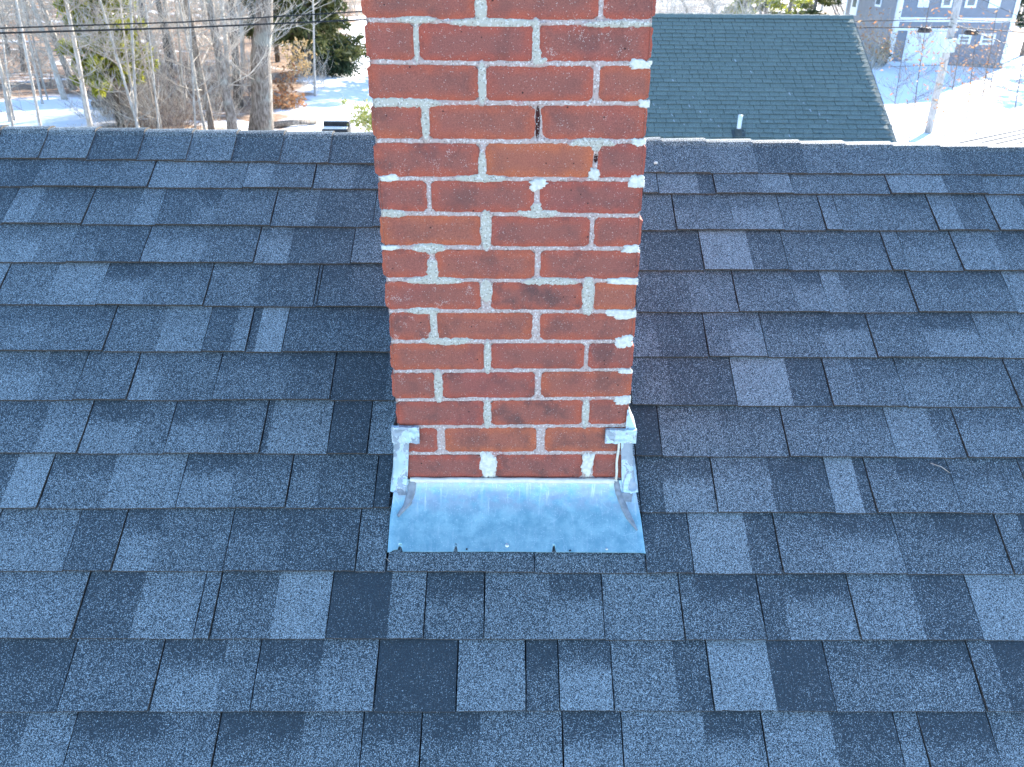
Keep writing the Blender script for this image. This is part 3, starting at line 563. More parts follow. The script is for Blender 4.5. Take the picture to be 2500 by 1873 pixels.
def brick_front(x0, x1, z0l, z0r, z1l, z1r, dep, seed):
    """one brick: lumpy face at y=0, worn rounded arrises, full depth"""
    mb = MB(); w_ = x1-x0
    nx = max(8, int(w_/0.0075)); nz_ = 9
    G = []
    for j in range(nz_+1):
        v = j/nz_; row = []
        for i in range(nx+1):
            u = i/nx
            # round the corners of the outline
            cx = 0.007/w_; cz = 0.007/0.058
            uu = u; vv = v
            du = min(u, 1-u)/cx; dv = min(v, 1-v)/cz
            if i in (0, nx) and dv < 1: uu = u + (1 if u < .5 else -1)*cx*(1-dv)**2*0.55
            if j in (0, nz_) and du < 1: vv = v + (1 if v < .5 else -1)*cz*(1-du)**2*0.55
            x = x0+w_*uu
            zb_ = z0l+(z0r-z0l)*u; zt = z1l+(z1r-z1l)*u
            z = zb_+(zt-zb_)*vv
            e = min(min(u, 1-u)*w_, min(v, 1-v)*0.058)
            if i in (0, nx): x += 0.0019*nz(z*70, seed, 1.0) + 0.0009*nz(z*240, seed, 4.0)
            if j in (0, nz_): z += 0.0019*nz(x*55, seed+j, 2.0) + 0.0009*nz(x*230, seed+j, 7.0)
            y = 0.0010*nz(x*30, z*30, seed) + 0.0005*nz(x*120, z*120, seed) + (0.0022 if e < 1e-6 else (0.0004 if e < 0.008 else 0))
            chip = nz(x*28, z*28, seed+30)
            if e < 0.009 and chip > 0.42: y += 0.0035*(chip-0.42)/0.3
            row.append((x, y, z))
        G.append(row)
    mb.grid([list(r) for r in G])
    per = [G[0][i] for i in range(nx+1)] + [G[j][nx] for j in range(1, nz_+1)] + [G[nz_][i] for i in range(nx-1, -1, -1)] + [G[j][0] for j in range(nz_-1, 0, -1)]
    m_ = len(per)
    c = ((x0+x1)/2, (z0l+z1r)/2)
    r2 = [(p[0], 0.008, p[2]) for p in per]
    r3 = [(p[0], dep, p[2]) for p in per]
    mb.add(per+r2+r3, [(i, i+m_, (i+1) % m_+m_, (i+1) % m_) for i in range(m_)] + [(i+m_, i+2*m_, (i+1) % m_+2*m_, (i+1) % m_+m_) for i in range(m_)])
    mb.v = [(x-c[0], y, z-c[1]) for x, y, z in mb.v]
    return mb, c

HUE = {0: (.15, .1, .15), 1: (.1, .2, .2), 2: (.2, .3, .25), 3: (.35, .25, .3), 4: (.2, .95, .2), 5: (.3, .4, .35), 6: (.65, .25, .1), 7: (.25, .45, .35),
       8: (.25, .3, .55), 9: (.3, .5, .45), 10: (.55, .4, .35), 11: (.25, .6, .35), 12: (.1, .3, .2), 13: (.85, .5, .6), 14: (.2, .15, .15)}
SPLAT = {(0, 2): 1.0, (1, 2): 1.0, (1, 0): .35, (3, 2): .25, (4, 0): .45, (4, 2): .3, (5, 0): .6, (7, 0): .55, (8, 0): .9, (9, 0): 1.0, (11, 0): .35}
SMUDGE = {(8, 1): 1.0, (12, 1): .95, (12, 0): .7, (11, 1): .8, (10, 2): .7, (14, 1): .8, (14, 0): .8, (7, 0): .8, (4, 0): .9, (9, 0): .9}
ORANGE = {(4, 1): 1.0, (6, 0): .8, (8, 2): .8, (9, 1): .6, (13, 1): .9, (13, 2): .8, (10, 0): .5, (2, 2): .5, (3, 0): .6, (3, 1): .5, (11, 2): .6, (7, 1): .5}
nb = 0
for ci in range(len(perps)):
    bt, bb = beds[ci], beds[ci+1]
    zmid = (bt[1]+bb[1])/2
    pl = perps[ci]; ed = [xl_(zmid)] + [v for ab in pl for v in ab] + [xr_(zmid)]
    vis = ci-(NC-1)
    for bi in range(3):
        x0, x1 = ed[2*bi], ed[2*bi+1]
        jx = rng.uniform(-0.0012, 0.0012)
        if bi == 0: x0 += rng.uniform(-0.003, 0.002)
        if bi == 2: x1 += rng.uniform(-0.002, 0.003)
        dep = 0.20 if (x1-x0) < 0.13 else 0.096
        mb, c = brick_front(x0, x1, bedz(bb, x0)+BH, bedz(bb, x1)+BH, bedz(bt, x0)-BH, bedz(bt, x1)-BH, dep, nb*3.7+1)
        key = (vis, bi)
        colr = (ORANGE.get(key, rng.uniform(0.05, 0.40)), SMUDGE.get(key, rng.uniform(0.25, 0.65)), SPLAT.get(key, rng.uniform(0.03, 0.14)), 1)
        mb.build('brick', M_BRICK, chim, smooth=False, loc=(c[0], rng.uniform(-0.0008, 0.0012), c[1]+ZB), color=colr); nb += 1
        # the flank behind a corner brick
        if bi in (0, 2):
            y = dep+0.011
            while y < DEP-0.03:
                y2 = min(y+0.197, DEP)
                if DEP-y2 < 0.05: y2 = DEP
                sb = MB(); xe = (xl_(zmid)+rng.uniform(-.0015, .0015)) if bi == 0 else (xr_(zmid)+rng.uniform(-.0015, .0015))
                a, b = (xe, xe+0.09) if bi == 0 else (xe-0.09, xe)
                zb_, zt = bedz(bb, x0)+BH, bedz(bt, x0)-BH; bv = 0.003
                ys = [y, y+bv, y2-bv, y2]
                sg = 1 if bi == 0 else -1
                P = [[(xe+sg*(bv if (i in (0, 3) or j in (0, 3)) else 0), ys[i], (zb_, zb_+bv, zt-bv, zt)[j]) for j in range(4)] for i in range(4)]
                sb.grid(P if sg > 0 else P[::-1])
                inner = xe+sg*0.09
                sb.grid([[P[i][0] for i in range(4)], [(inner, ys[i], zb_) for i in range(4)]])
                sb.grid([[(inner, ys[i], zt) for i in range(4)], [P[i][3] for i in range(4)]])
                sb.grid([[P[0][j] for j in range(4)], [(inner, y, P[0][j][2]) for j in range(4)]])
                sb.grid([[P[3][j] for j in range(4)], [(inner, y2, P[3][j][2]) for j in range(4)]])
                cc = (xe, (y+y2)/2, zmid)
                sb.v = [(q[0]-cc[0], q[1]-cc[1], q[2]-cc[2]) for q in sb.v]
                sb.build('brick', M_BRICK, chim, loc=(cc[0], cc[1], cc[2]+ZB), color=(rng.random()*.6, rng.random()*.6, .1, 1))
                y = y2+0.011
# concrete crown far above the frame
mb = MB(); zt = 0.0677*NC+ZB
mb.box((-.285, -.03, zt), (.275, DEP+.03, zt+.05)); mb.box((-.12, .09, zt+.05), (.11, DEP-.09, zt+.22))
mb.build('chimney_crown', M_CROWN, chim)

# white repair mortar dabs
def dab(cx, cz, rx, rz, seed):
    mb = MB(); n = 72; rings = 8; P = []
    for k_ in range(rings+1):
        f = k_/rings; row = []
        for i in range(n):
            t = 2*math.pi*i/n; ct, st = math.cos(t), math.sin(t)
            rr = 0.95 + 0.40*nz(ct*1.6, st*1.6, seed) + 0.22*nz(ct*4, st*4, seed+9) + .11*nz(ct*13, st*13, seed)
            sq = 1/max(abs(ct)**3.4+abs(st)**3.4, 1e-6)**(1/3.4)
            x = cx + rx*rr*sq*f*ct; z = cz + rz*rr*sq*f*st
            x = min(x, xr_(z)+0.0015); x = max(x, xl_(z)-0.0015)
            h = 0.0026 + 0.0009*nz(x*160, z*160, seed) + 0.0005*nz(x*400, z*400, seed)
            if k_ >= rings-1: h = 0.0016 if k_ == rings-1 else -0.0015
            row.append((x, -h, z+ZB))
        row.append(row[0]); P.append(row)
    mb.grid([list(r) for r in P]); return mb
for i, (a, b, c_, d_) in enumerate(WHITE):
    if i < 14: c_ *= 1.15
    dab(a, b, c_, d_, i*5.1+2).build('mortar_patch', M_WHITE, chim, smooth=True)

# ---------------------------------------------------------------- flashing
P0, P1, P2, P3 = (Vector((a, b+ZB)) for a, b in ((-.006, -.948), (-.012, -.985), (-.05650, -1.02480), (-.11680, -1.06290)))
def prof(t): return P0*(1-t)**3 + P1*(3*t*(1-t)**2) + P2*(3*t*t*(1-t)) + P3*t**3
def apx(x, t, off=0.0):
    q = prof(t); d = (prof(min(1.0, t+.01))-prof(max(0.0, t-.01))).normalized()
    nrm = Vector((d[1], -d[0]))          # points out and up, towards the camera
    if nrm[1] < 0: nrm = -nrm
    q = q + nrm*off
    return Vector((x, q[0], q[1]))
def lerp_tab(tab, t):
    for (a, va), (b, vb) in zip(tab, tab[1:]):
        if a <= t <= b: return va+(vb-va)*(t-a)/(b-a)
    return tab[-1][1]
LE = [(0, -.2500), (.25, -.2600), (.6, -.2660), (1, -.2665)]; RE = [(0, .2680), (.25, .2880), (.6, .2970), (1, .3022)]
NOT = [(-.2385, .055, .0060), (-.1163, .062, .0048), (.0999, .075, .0048), (-.2480, .022, .010)]
us = sorted(set([i/90 for i in range(91)] + [((x_-(-.2665))/(.3022+.2665)+dx) for x_, _, w_ in NOT for dx in (-w_/.57, -w_/1.14, 0, w_/1.14, w_/.57)]))
nt_ = 30; G = []
for j in range(nt_+1):
    t = j/nt_; row = []
    for u in us:
        a, b = lerp_tab(LE, t), lerp_tab(RE, t)
        x = a+(b-a)*u
        t2 = t
        if j >= nt_-1:
            cut = 0.004*nz(u*9, 3.0) + 0.006*(1-abs(2*u-1))
            for (x_, dp, w_) in NOT:
                q = abs(x-x_)/w_
                if q < 1: cut += dp*(1-q**2.2)
            t2 = t - max(0, cut)*(1.0 if j == nt_ else 0.9)
        off = 0.0012*nz(x*9, t*3, 2.0) + 0.0006*nz(x*30, t*9, 6.0)
        eu = min(u, 1-u)
        if eu < 0.03: off -= 0.004*(1-eu/0.03)**2*min(1, t*2)
        row.append(apx(x, t2, off))
    G.append(row)
mb = MB(); mb.grid(G)
low = [[v - Vector((0, -0.0006, 0.0016)) for v in r] for r in G]
mb.grid([G[-1], low[-1]]); mb.grid([[r[0] for r in low], [r[0] for r in G]]); mb.grid([[r[-1] for r in G], [r[-1] for r in low]])
apron = mb.build('apron_flashing', M_FLASH, chim, smooth=True); apron['label'] = 'sky-blue reflecting lead apron across the foot of the chimney'
# nail heads; the smallest are tiny holes drawn as dark discs
for x_, t_, r_ in ((-.0034, .93, .0045), (.216, .965, .003), (-.092, .972, .002), (.1352, .982, .002)):
    mb = MB(); c = apx(x_, t_, .0012); ring = []
    for q in range(14):
        a = 2*math.pi*q/14; ring.append((a, c + Vector((r_*math.cos(a), 0, 0)) + (apx(x_, min(1, t_+.02))-apx(x_, t_-.02)).normalized()*r_*math.sin(a)))
    nn = (apx(x_, t_, .003)-apx(x_, t_, .001)).normalized()
    top = [v+nn*.0012 for _, v in ring]; m_ = len(top)
    mb.add([v for _, v in ring]+top+[c+nn*.002], [(i, (i+1) % m_, m_+(i+1) % m_, m_+i) for i in range(m_)]+[(m_+i, m_+(i+1) % m_, 2*m_) for i in range(m_)])
    mb.build('nail_head', plain('galvanised_nail', (0.62, 0.66, 0.68), 0.35, 0.1, 100, 0.5, 0.6) if r_ > .0025 else M_FELT, chim, smooth=True)
# cream sealant bead along the top of the apron
mb = MB(); pts = []; rad = []
for i in range(70):
    x = -.222 + (.244+.222)*i/69
    pts.append((x, -.0045, -.9500 + .0018*nz(x*14, 5.0) + ZB)); rad.append(.0062+.0014*nz(x*22, 8.0)+.0008*nz(x*70, 2.0))
mb.tube(pts, rad, 8); mb.build('sealant_bead', M_BEAD, chim, smooth=True)
# bead down the right corner
mb = MB(); pts = [(.2405+.001*math.sin(i), -.006, -.842-.0115*i+ZB) for i in range(10)]
mb.tube(pts, [.0028+.0008*nz(i*1.1, 3.3) for i in range(10)], 6); mb.build('sealant_bead', M_BEAD, chim, smooth=True)

def corner(sg, inner_top, inner_bot, outer_top, outer_bot, ztop, tend, seed):
    nv = 26; G = []
    for j in range(nv+1):
        f = j/nv; fz = 0.70
        inn = inner_top+(inner_bot-inner_top)*f; out = outer_top+(outer_bot-outer_top)*f**1.5
        row = []
        if f <= fz:
            z = ztop+ZB + (P0[1]-(ztop+ZB))*f/fz; yb = -.0065; t = None
        else: t = (f-fz)/(1-fz)*tend
        for i in range(9):
            u = i/8; x = inn+(out-inn)*u
            wob = .0034*nz(x*38, f*6, seed)+.0024*nz(x*90, f*15, seed+3)+.0012*nz(x*200, f*34, seed+5)
            if t is None: v = Vector((x, yb-wob, z))
            else: v = apx(x, t, .0035+wob)
            if u > 0.85: v.y += .004
            row.append(v)
        for y_ in (.012, .03, .07):
            b = row[8]; row.append(Vector((out+sg*.002*nz(f*7, y_*40, seed), y_, b.z + (0.0 if t is None else (y_-b.y)*0.45))))
        if j == nv:
            for i, v in enumerate(row): row[i] = v + Vector((0, 0.002*nz(i*.9, seed), 0.004*nz(i*.8, seed)))
        G.append(row)
    mb = MB(); mb.grid(G if sg < 0 else [r[::-1] for r in G])
    L2_ = [[v+Vector((0, .002, -.001)) for v in r] for r in G]
    mb.grid([[r[0] for r in G], [r[0] for r in L2_]]); mb.grid([G[-1], L2_[-1]]); mb.grid([L2_[0], G[0]])
    return mb
o = corner(-1, -.2165, -.2330, -.2535, -.2670, -.815, .245, 3.0).build('corner_flashing', M_COAT, chim, smooth=True); o['label'] = 'left corner flashing smeared with pale sealant'
o = corner(1, .2425, .2590, .2700, .2920, -.815, .235, 8.0).build('corner_flashing', M_COAT, chim, smooth=True); o['label'] = 'right corner flashing smeared with pale sealant'
def clip(xa, xb, za, zb_, seed):
    G = []
    for j in range(11):
        row = []
        for i in range(19):
            u, v = i/18, j/10
            x = xa+(xb-xa)*u; z = za+(zb_-za)*v
            z += .0025*nz(u*4, seed, v*2)*(1 if j in (0, 10) else .4)
            if seed < 5: z += -.006*(max(0, u-.35))**2*v
            row.append(Vector((x, -.0115-.0030*nz(u*5, v*4, seed)-.0024*nz(u*11, v*7, seed)-.0012*nz(u*24, v*15, seed), z+ZB)))
        G.append(row)
    mb = MB(); mb.grid([r[::-1] for r in G])
    bk = [[Vector((v.x, -.003, v.z)) for v in r] for r in G]
    mb.grid([bk[0], G[0]]); mb.grid([G[-1], bk[-1]]); mb.grid([[r[0] for r in G], [r[0] for r in bk]]); mb.grid([[r[-1] for r in bk], [r[-1] for r in G]])
    return mb
clip(-.256, -.1962, -.8090, -.8480, 2.0).build('flashing_tab', M_COAT, chim, smooth=True)
clip(.2095, .2775, -.8130, -.8465, 7.0).build('flashing_tab', M_COAT, chim, smooth=True)
mb = MB(); G = [[Vector((xr_(-.8)-.006+(.004+.019*f**1.3)*u, -.0035-.001*nz(f*5, u*3), -.766-.048*f+.003*nz(u*3, f*2)+ZB)) for u in (0, .33, .66, 1)] for f in (0, .2, .4, .6, .8, 1)]
mb.grid(G[::-1]); mb.grid([[r_[-1] for r_ in G], [r_[-1]+Vector((0, .05, .004)) for r_ in G]]); mb.build('flashing_tab', M_COAT, chim, smooth=True)
# step flashing up both flanks
for sg, xs_ in ((-1, xl_), (1, xr_)):
    for q in range(4):
        y_ = 0.012+q*0.1; zb_ = ZR + y_*math.tan(SLOPE)
        x_ = xs_(-.75)+sg*(.0065+.0015*(q % 2))
        mb = MB(); top = zb_+.115
        P = [[(x_+sg*(.0 if b else .003), y_+a*.115, (zb_+a*.115*math.tan(SLOPE)-.02) if b == 0 else top+a*.01) for b in (0, 1)] for a in (0, .5, 1)]
        mb.grid(P if sg > 0 else P[::-1])
        mb.grid([[(p[0][0]+sg*.09, p[0][1], p[0][2]+.012) for p in P], [p[0] for p in P]])
        mb.grid([[(p[1][0]-sg*.006, p[1][1], p[1][2]+.002) for p in P], [p[1] for p in P]])
        mb.build('step_flashing', M_COAT, chim)
# grey sealant smears over the apron corners
def smear(L_, R__, seed):
    def samp(l, f):
        q = f*(len(l)-1); i = min(len(l)-2, int(q)); r = q-i
        return (l[i][0]+(l[i+1][0]-l[i][0])*r, l[i][1]+(l[i+1][1]-l[i][1])*r)
    G = []
    for j in range(25):
        f = j/24; a, b = samp(L_, f), samp(R__, f); row = []
        for i in range(6):
            u = i/5; x = a[0]+(b[0]-a[0])*u + (.0022*nz(f*9, seed, i) if i in (0, 5) else 0); t = a[1]+(b[1]-a[1])*u
            row.append(apx(x, max(0, min(1, t)), .0042 if 0 < i < 5 else .0005))
        G.append(row)
    mb = MB(); mb.grid(G); return mb
smear([(-.2264, .033), (-.2298, .248), (-.2367, .436), (-.2511, .576)], [(-.2076, .03), (-.211, .271), (-.2203, .436), (-.246, .604)], 1.0).build('sealant_smear', M_SMEAR, chim, smooth=True)
smear([(.2345, 0), (.2402, .231), (.2497, .431), (.2634, .609), (.2849, .759)], [(.2478, .008), (.255, .253), (.2646, .411), (.2767, .589), (.2883, .749)], 5.0).build('sealant_smear', M_SMEAR, chim, smooth=True)
smear([(-.2546, .20), (-.2478, .29)], [(-.2332, .145), (-.2290, .29)], 12.0).build('sealant_smear', M_SMEAR, chim, smooth=True)
smear([(.2501, .231), (.2565, .37)], [(.2800, .23), (.2763, .38)], 15.0).build('sealant_smear', M_SMEAR, chim, smooth=True)

# loose bits lying on the roof
M_STRAW = plain('dry_needle', (0.50, 0.42, 0.32), 0.6, 0.2, 50)
def straw(pts, r, label):
    mb = MB(); c = rp(*pts[0]); mb.tube([rp(*p)-c for p in pts], [r, r, r*.6], 5)
    o = mb.build('pine_needle', M_STRAW, smooth=True, loc=c); tag(o, label, 'needle')
straw([(.9912, .0985, .0125), (1.012, .087, .0165), (1.030, .0722, .0135)], .0009, 'dry tan needle on a shingle to the right of the chimney')
straw([(-.2676, -.140, .0115), (-.260, -.148, .013), (-.2520, -.1535, .0115)], .0008, 'tiny pale straw by the lower left corner of the lead apron')
mb = MB(); c = rp(.4329, 1.0833, .014)
mb.tube([Vector((-.005, -.001, 0)), Vector((-.002, 0, .002)), Vector((.003, .001, .002)), Vector((.005, .002, 0))], [.003, .0052, .0045, .002], 8)
tag(mb.build('mortar_chip', M_WHITE, smooth=True, loc=c), 'small white mortar chip on the ridge cap right of the chimney', 'chip')

# ================================================================ THE GROUND
def ground_mat():
    m = NT('snowy_leaf_litter_ground', 0.9, 0.2); P = m.pos(); q = m.xyz(P)
    # woods floor left of a winding edge, open snow right of it
    edge = m.math('ADD', m.math('ADD', q[0], m.math('MULTIPLY', m.math('SUBTRACT', q[1], 24.0), 0.10)), m.math('MULTIPLY', m.math('SUBTRACT', m.noise(P, 0.35, 3), 0.5), 5.0))
    woods = m.ss(edge, -7.3, -6.6, 1.0, 0.0)
    n1 = m.noise(m.scale(P, (0.5, 1.0, 1.0)), 0.45, 6, 0.62)
    litter = m.math('MULTIPLY', woods, m.ss(n1, 0.37, 0.45))
    c0 = on_ground(70, 285)
    dd = m.math('ADD', m.math('POWER', m.math('MULTIPLY', m.math('ABSOLUTE', m.math('SUBTRACT', q[0], c0.x)), 0.42), 2.0), m.math('POWER', m.math('MULTIPLY', m.math('ABSOLUTE', m.math('SUBTRACT', q[1], c0.y)), 0.26), 2.0))
    litter = m.math('MULTIPLY', litter, m.ss(m.math('ADD', dd, m.math('MULTIPLY', m.math('SUBTRACT', n1, 0.5), 3.0)), 0.7, 1.4))
    far = m.ss(q[1], 62.0, 80.0)
    litter = m.math('MAXIMUM', litter, m.math('MULTIPLY', far, m.ss(n1, 0.42, 0.55)))
    sp = m.ss(m.noise(P, 3.0, 4, 0.7), 0.66, 0.72)
    litter = m.math('MAXIMUM', litter, m.math('MULTIPLY', m.math('MULTIPLY', sp, 0.5), m.ss(edge, -7.0, 3.0, 1.0, 0.0)))
    lf = m.sep(m.voro(P, 9.0))
    lc = m.mix(lf[0], (0.16, 0.09, 0.05), (0.34, 0.21, 0.13))
    lc = m.mix(m.math('MULTIPLY', lf[1], 0.4), lc, (0.40, 0.33, 0.26))
    sn = m.mix(m.noise(P, 1.2, 3), (0.80, 0.82, 0.84), (0.88, 0.88, 0.88))
    m.col(m.mix(litter, sn, lc))
    m.bump(m.math('ADD', m.noise(P, 2.0, 5, 0.6), m.math('MULTIPLY', m.noise(P, 14.0, 2), 0.15)), 0.5, 0.15)
    return m.mat
mb = MB()
gx = [-400, -200, -100, -60] + [-45+1.0*i for i in range(91)] + [60, 100, 200, 400]
gy = [-60, -20, -5] + [3+1.0*i for i in range(88)] + [110, 150, 250, 500, 900]
mb.grid([[(x, y, ground_z(x, y)) for x in gx] for y in gy])
tag(mb.build('ground', ground_mat(), smooth=True), kind='structure')

# ================================================================ TREES
def bark_mat(name, a, b):
    m = NT(name, 0.9, 0.2); P = m.tc('Object'); oc = m.ocol()
    n1 = m.noise(m.scale(P, (1, 1, 0.22)), 26.0, 5, 0.65); n2 = m.noise(P, 2.2, 4)
    base = m.mix(m.ss(n1, 0.35, 0.68), a, b)
    base = m.mix(m.ss(n2, 0.52, 0.66, 0.0, 0.5), base, (0.34, 0.37, 0.33))
    br = m.n('ShaderNodeHueSaturation'); m.put(br.inputs['Color'], base); m.put(br.inputs['Value'], m.math('MULTIPLY', oc[0], 2.0))
    m.col(br.outputs[0]); m.bump(n1, 0.8, 0.03); return m.mat
M_BARK = bark_mat('grey_bark', (0.11, 0.09, 0.075), (0.34, 0.30, 0.26))
M_BIRCH = bark_mat('pale_bark', (0.34, 0.31, 0.27), (0.62, 0.58, 0.52))
M_TWIG = plain('winter_twigs', (0.46, 0.41, 0.345), 0.85, 0.3, 3)
M_TWIGD = plain('dark_winter_twigs', (0.20, 0.16, 0.14), 0.85, 0.3, 3)
def leaf_mat(name, a, b, trans=0.35):
    m = NT(name, 0.6, 0.3); g = m.n('ShaderNodeNewGeometry')
    c = m.mix(g.outputs['Random Per Island'], a, b); m.col(c)
    tr = m.n('ShaderNodeBsdfTranslucent'); m.put(tr.inputs[0], c)
    mx = m.n('ShaderNodeMixShader'); mx.inputs[0].default_value = trans
    out = m.t.nodes['Material Output']
    m.t.links.new(m.b.outputs[0], mx.inputs[1]); m.t.links.new(tr.outputs[0], mx.inputs[2]); m.t.links.new(mx.outputs[0], out.inputs[0])
    return m.mat
M_PINE = leaf_mat('yellow_green_needles', (0.16, 0.19, 0.02), (0.42, 0.42, 0.07), 0.45)
M_HEM = leaf_mat('dark_green_needles', (0.035, 0.055, 0.016), (0.17, 0.17, 0.06), 0.3)
M_CED = leaf_mat('blackish_green_needles', (0.012, 0.03, 0.014), (0.035, 0.06, 0.03), 0.2)
M_ORANGE = leaf_mat('dry_orange_leaves', (0.38, 0.15, 0.06), (0.60, 0.36, 0.18), 0.4)
M_TAN = leaf_mat('dry_tan_leaves', (0.45, 0.30, 0.13), (0.66, 0.48, 0.24), 0.4)
M_YG = leaf_mat('yellow_green_leaves', (0.20, 0.24, 0.05), (0.42, 0.42, 0.14), 0.4)

def branch(mb, r, p, d, L, rad, depth, up=0.25, n=5, m=0):
    pts = [Vector(p)]; d = Vector(d).normalized(); seg = 4; rads = [rad]
    for i in range(seg):
        d = (d + Vector((r.uniform(-.28, .28), r.uniform(-.28, .28), r.uniform(-.12, .12)+up*0.35))).normalized()
        pts.append(pts[-1] + d*(L/seg)); rads.append(max(0.0035, rad*(1-0.8*(i+1)/seg)))
    mb.tube(pts, rads, n if rad > 0.02 else 3, m, cap=False)
    tips = [pts[-1]]
    if depth > 0:
        for i in range(1, seg+1):
            for _ in range(2):
                a = r.uniform(0, 6.28)
                dd = (d*0.7 + Vector((math.cos(a), math.sin(a), r.uniform(-.1, .6)))*0.8)
                tips += branch(mb, r, pts[i], dd, L*r.uniform(.35, .55), max(0.0045, rads[i]*0.55), depth-1, up, 3, m)
    return tips

def bare_tree(name, label, pts, r0, nbr, seed, bark=M_BARK, tone=0.5, twig=M_TWIG, zmin=1.6, blen=(1.0, 2.4), group=None, cat='tree', depth=1, knots=True, twig_r=0.022):
    r = random.Random(seed); base = Vector(pts[0])
    root = empty(name, base); tag(root, label, cat, group)
    P = []; Q = [Vector(p) for p in pts]
    for a, b in zip(Q, Q[1:]):
        for i in range(5): P.append(a+(b-a)*i/5)
    P.append(Q[-1])
    P = [p + Vector((nz(i*.5, seed, 1), nz(i*.5, seed, 2), 0))*min(0.10, r0*0.7)*(1 if 0 < i else 0) - base for i, p in enumerate(P)]
    n = len(P); rads = [r0*(1-0.62*i/(n-1))*(1.22 if i == 0 else 1) for i in range(n)]
    mb = MB(); P[0] = P[0]-Vector((0, 0, .15)); mb.tube(P, rads, 12 if r0 > .12 else 8)
    mb.build('trunk', bark, root, smooth=True, color=(tone, 0, 0, 1))
    mb = MB()
    for i in range(nbr):
        f = r.uniform(min(.9, zmin/max(1, P[-1].z)), 0.98); q = f*(n-1); j = min(n-2, int(q)); pp = P[j]+(P[j+1]-P[j])*(q-j)
        a = r.uniform(0, 6.28)
        branch(mb, r, pp, (math.cos(a), math.sin(a), r.uniform(-.1, .6)), r.uniform(*blen)*(1.1-f*.5), max(.008, min(twig_r, rads[j]*.4)), depth)
    if mb.f: mb.build('crown', twig, root)
    return root

def stand(px, py_base_hint, Y, px_top, r0, H=9.0, **kw):
    """trunk seen at px low in the frame and px_top at the frame's upper edge, standing on the ground at depth Y"""
    a = at(px, py_base_hint, Y); b = at(px_top, 0, Y)
    k = (b.x-a.x)/(b.z-a.z)
    g = ground_z(a.x, Y); base = Vector((a.x+k*(g-a.z), Y, g))
    mid = Vector((b.x, Y, b.z)); top = Vector((b.x+k*0.4*(g+H-b.z), Y+rng.uniform(-.3, .3), max(g+H, b.z+1)))
    return [base, mid, top]

S = 2.4578
def zpx(v): return v/S
TREES = [  # zoomed x low, y low, depth, x at the top, diameter px, bark, tone, branches, label
 (545, 765, 21.5, 395, 25, M_BIRCH, .62, 24, 'slender white leaning trunk, brightest on the left of the woods'),
 (380, 560, 27.0, 190, 27, M_BIRCH, .60, 22, 'leftmost pale leaning trunk against the brush'),
 (470, 600, 29.0, 240, 34, M_BARK, .62, 18, 'blurred grey trunk just right of the leftmost pale trunk'),
 (800, 660, 25.0, 640, 27, M_BARK, .56, 20, 'blue-grey trunk in front of the yellow-green pine'),
 (985, 520, 33.0, 830, 46, M_BARK, .52, 14, 'thick brownish trunk right of the yellow-green pine'),
 (1035, 540, 30.0, 955, 34, M_BARK, .22, 8, 'darkest trunk, nearly black, left of the middle of the woods'),
 (1048, 420, 36.0, 980, 22, M_BARK, .60, 12, 'thin light trunk rising behind the nearly black trunk'),
 (1265, 770, 22.5, 1125, 32, M_BARK, .50, 18, 'grey trunk with a dark left flank left of the forked grey trunks'),
 (1195, 560, 31.0, 1100, 24, M_BARK, .20, 8, 'thin dark trunk touching the grey trunk in mid woods'),
 (1395, 800, 22.0, 1255, 50, M_BARK, .56, 22, 'thick greenish grey trunk left of the biggest trunk'),
 (1385, 560, 34.0, 1325, 24, M_BIRCH, .55, 14, 'pale thin trunk behind the thick greenish trunk'),
 (1470, 480, 36.0, 1435, 22, M_BIRCH, .50, 14, 'pale trunk close to the left of the biggest trunk'),
 (1435, 790, 27.0, 1400, 42, M_BARK, .36, 14, 'shaded brown trunk between the greenish trunk and the biggest trunk'),
 (1560, 800, 23.0, 1588, 112, M_BARK, .46, 12, 'biggest trunk in the woods, rough grey bark, sunlit right edge'),
 (1888, 500, 30.0, 1880, 11, M_BIRCH, .50, 10, 'thin pole-like sapling in front of the dark evergreens'),
 (830, 770, 20.5, 600, 15, M_BIRCH, .50, 26, 'leaning sapling with many twigs below the pine'),
 (940, 740, 22.5, 790, 14, M_BARK, .58, 26, 'leaning twiggy sapling between pine and dark trunk'),
 (150, 480, 32.0, 95, 24, M_BARK, .40, 18, 'dim brown trunk at the far left edge of the woods'),
 (1540, 420, 38.0, 1500, 26, M_BARK, .34, 10, 'brown trunk half hidden by the left side of the biggest trunk'),
 (700, 300, 40.0, 520, 20, M_BIRCH, .5, 14, 'pale trunk leaning behind the yellow-green pine'),
]
for i, (xl, yl, Y, xt, dpx, bark, tone, nb_, lab) in enumerate(TREES):
    dist = Y+1.6
    r0 = dpx/S/2034.36*dist/2*1.08
    bare_tree('bare_tree', lab, stand(zpx(xl), zpx(yl), Y, zpx(xt), r0), r0*1.12, nb_, 100+i, bark, tone, M_TWIG, blen=(.9, 2.6), depth=2 if nb_ > 20 else 1, twig_r=.02)

# the rest of the wood behind: slim trunks nobody could tell apart
r = random.Random(41)
for i in range(100):
    Y = r.uniform(36, 92); px = r.uniform(-120, 780) if i < 80 else r.uniform(-900, -120)
    pts = stand(px+r.uniform(-12, 12), 120, Y, px-r.uniform(0, 40), .1, H=r.uniform(9, 13))
    bare_tree('bare_tree', 'slim bare tree deep in the woods behind the nearer trunks', pts, r.uniform(.06, .17), 16, 500+i, r.choice((M_BARK, M_BARK, M_BIRCH)), r.uniform(.35, .65), M_TWIG, group='far bare trees in the woods', blen=(1.2, 3.4), zmin=.8, twig_r=.035)

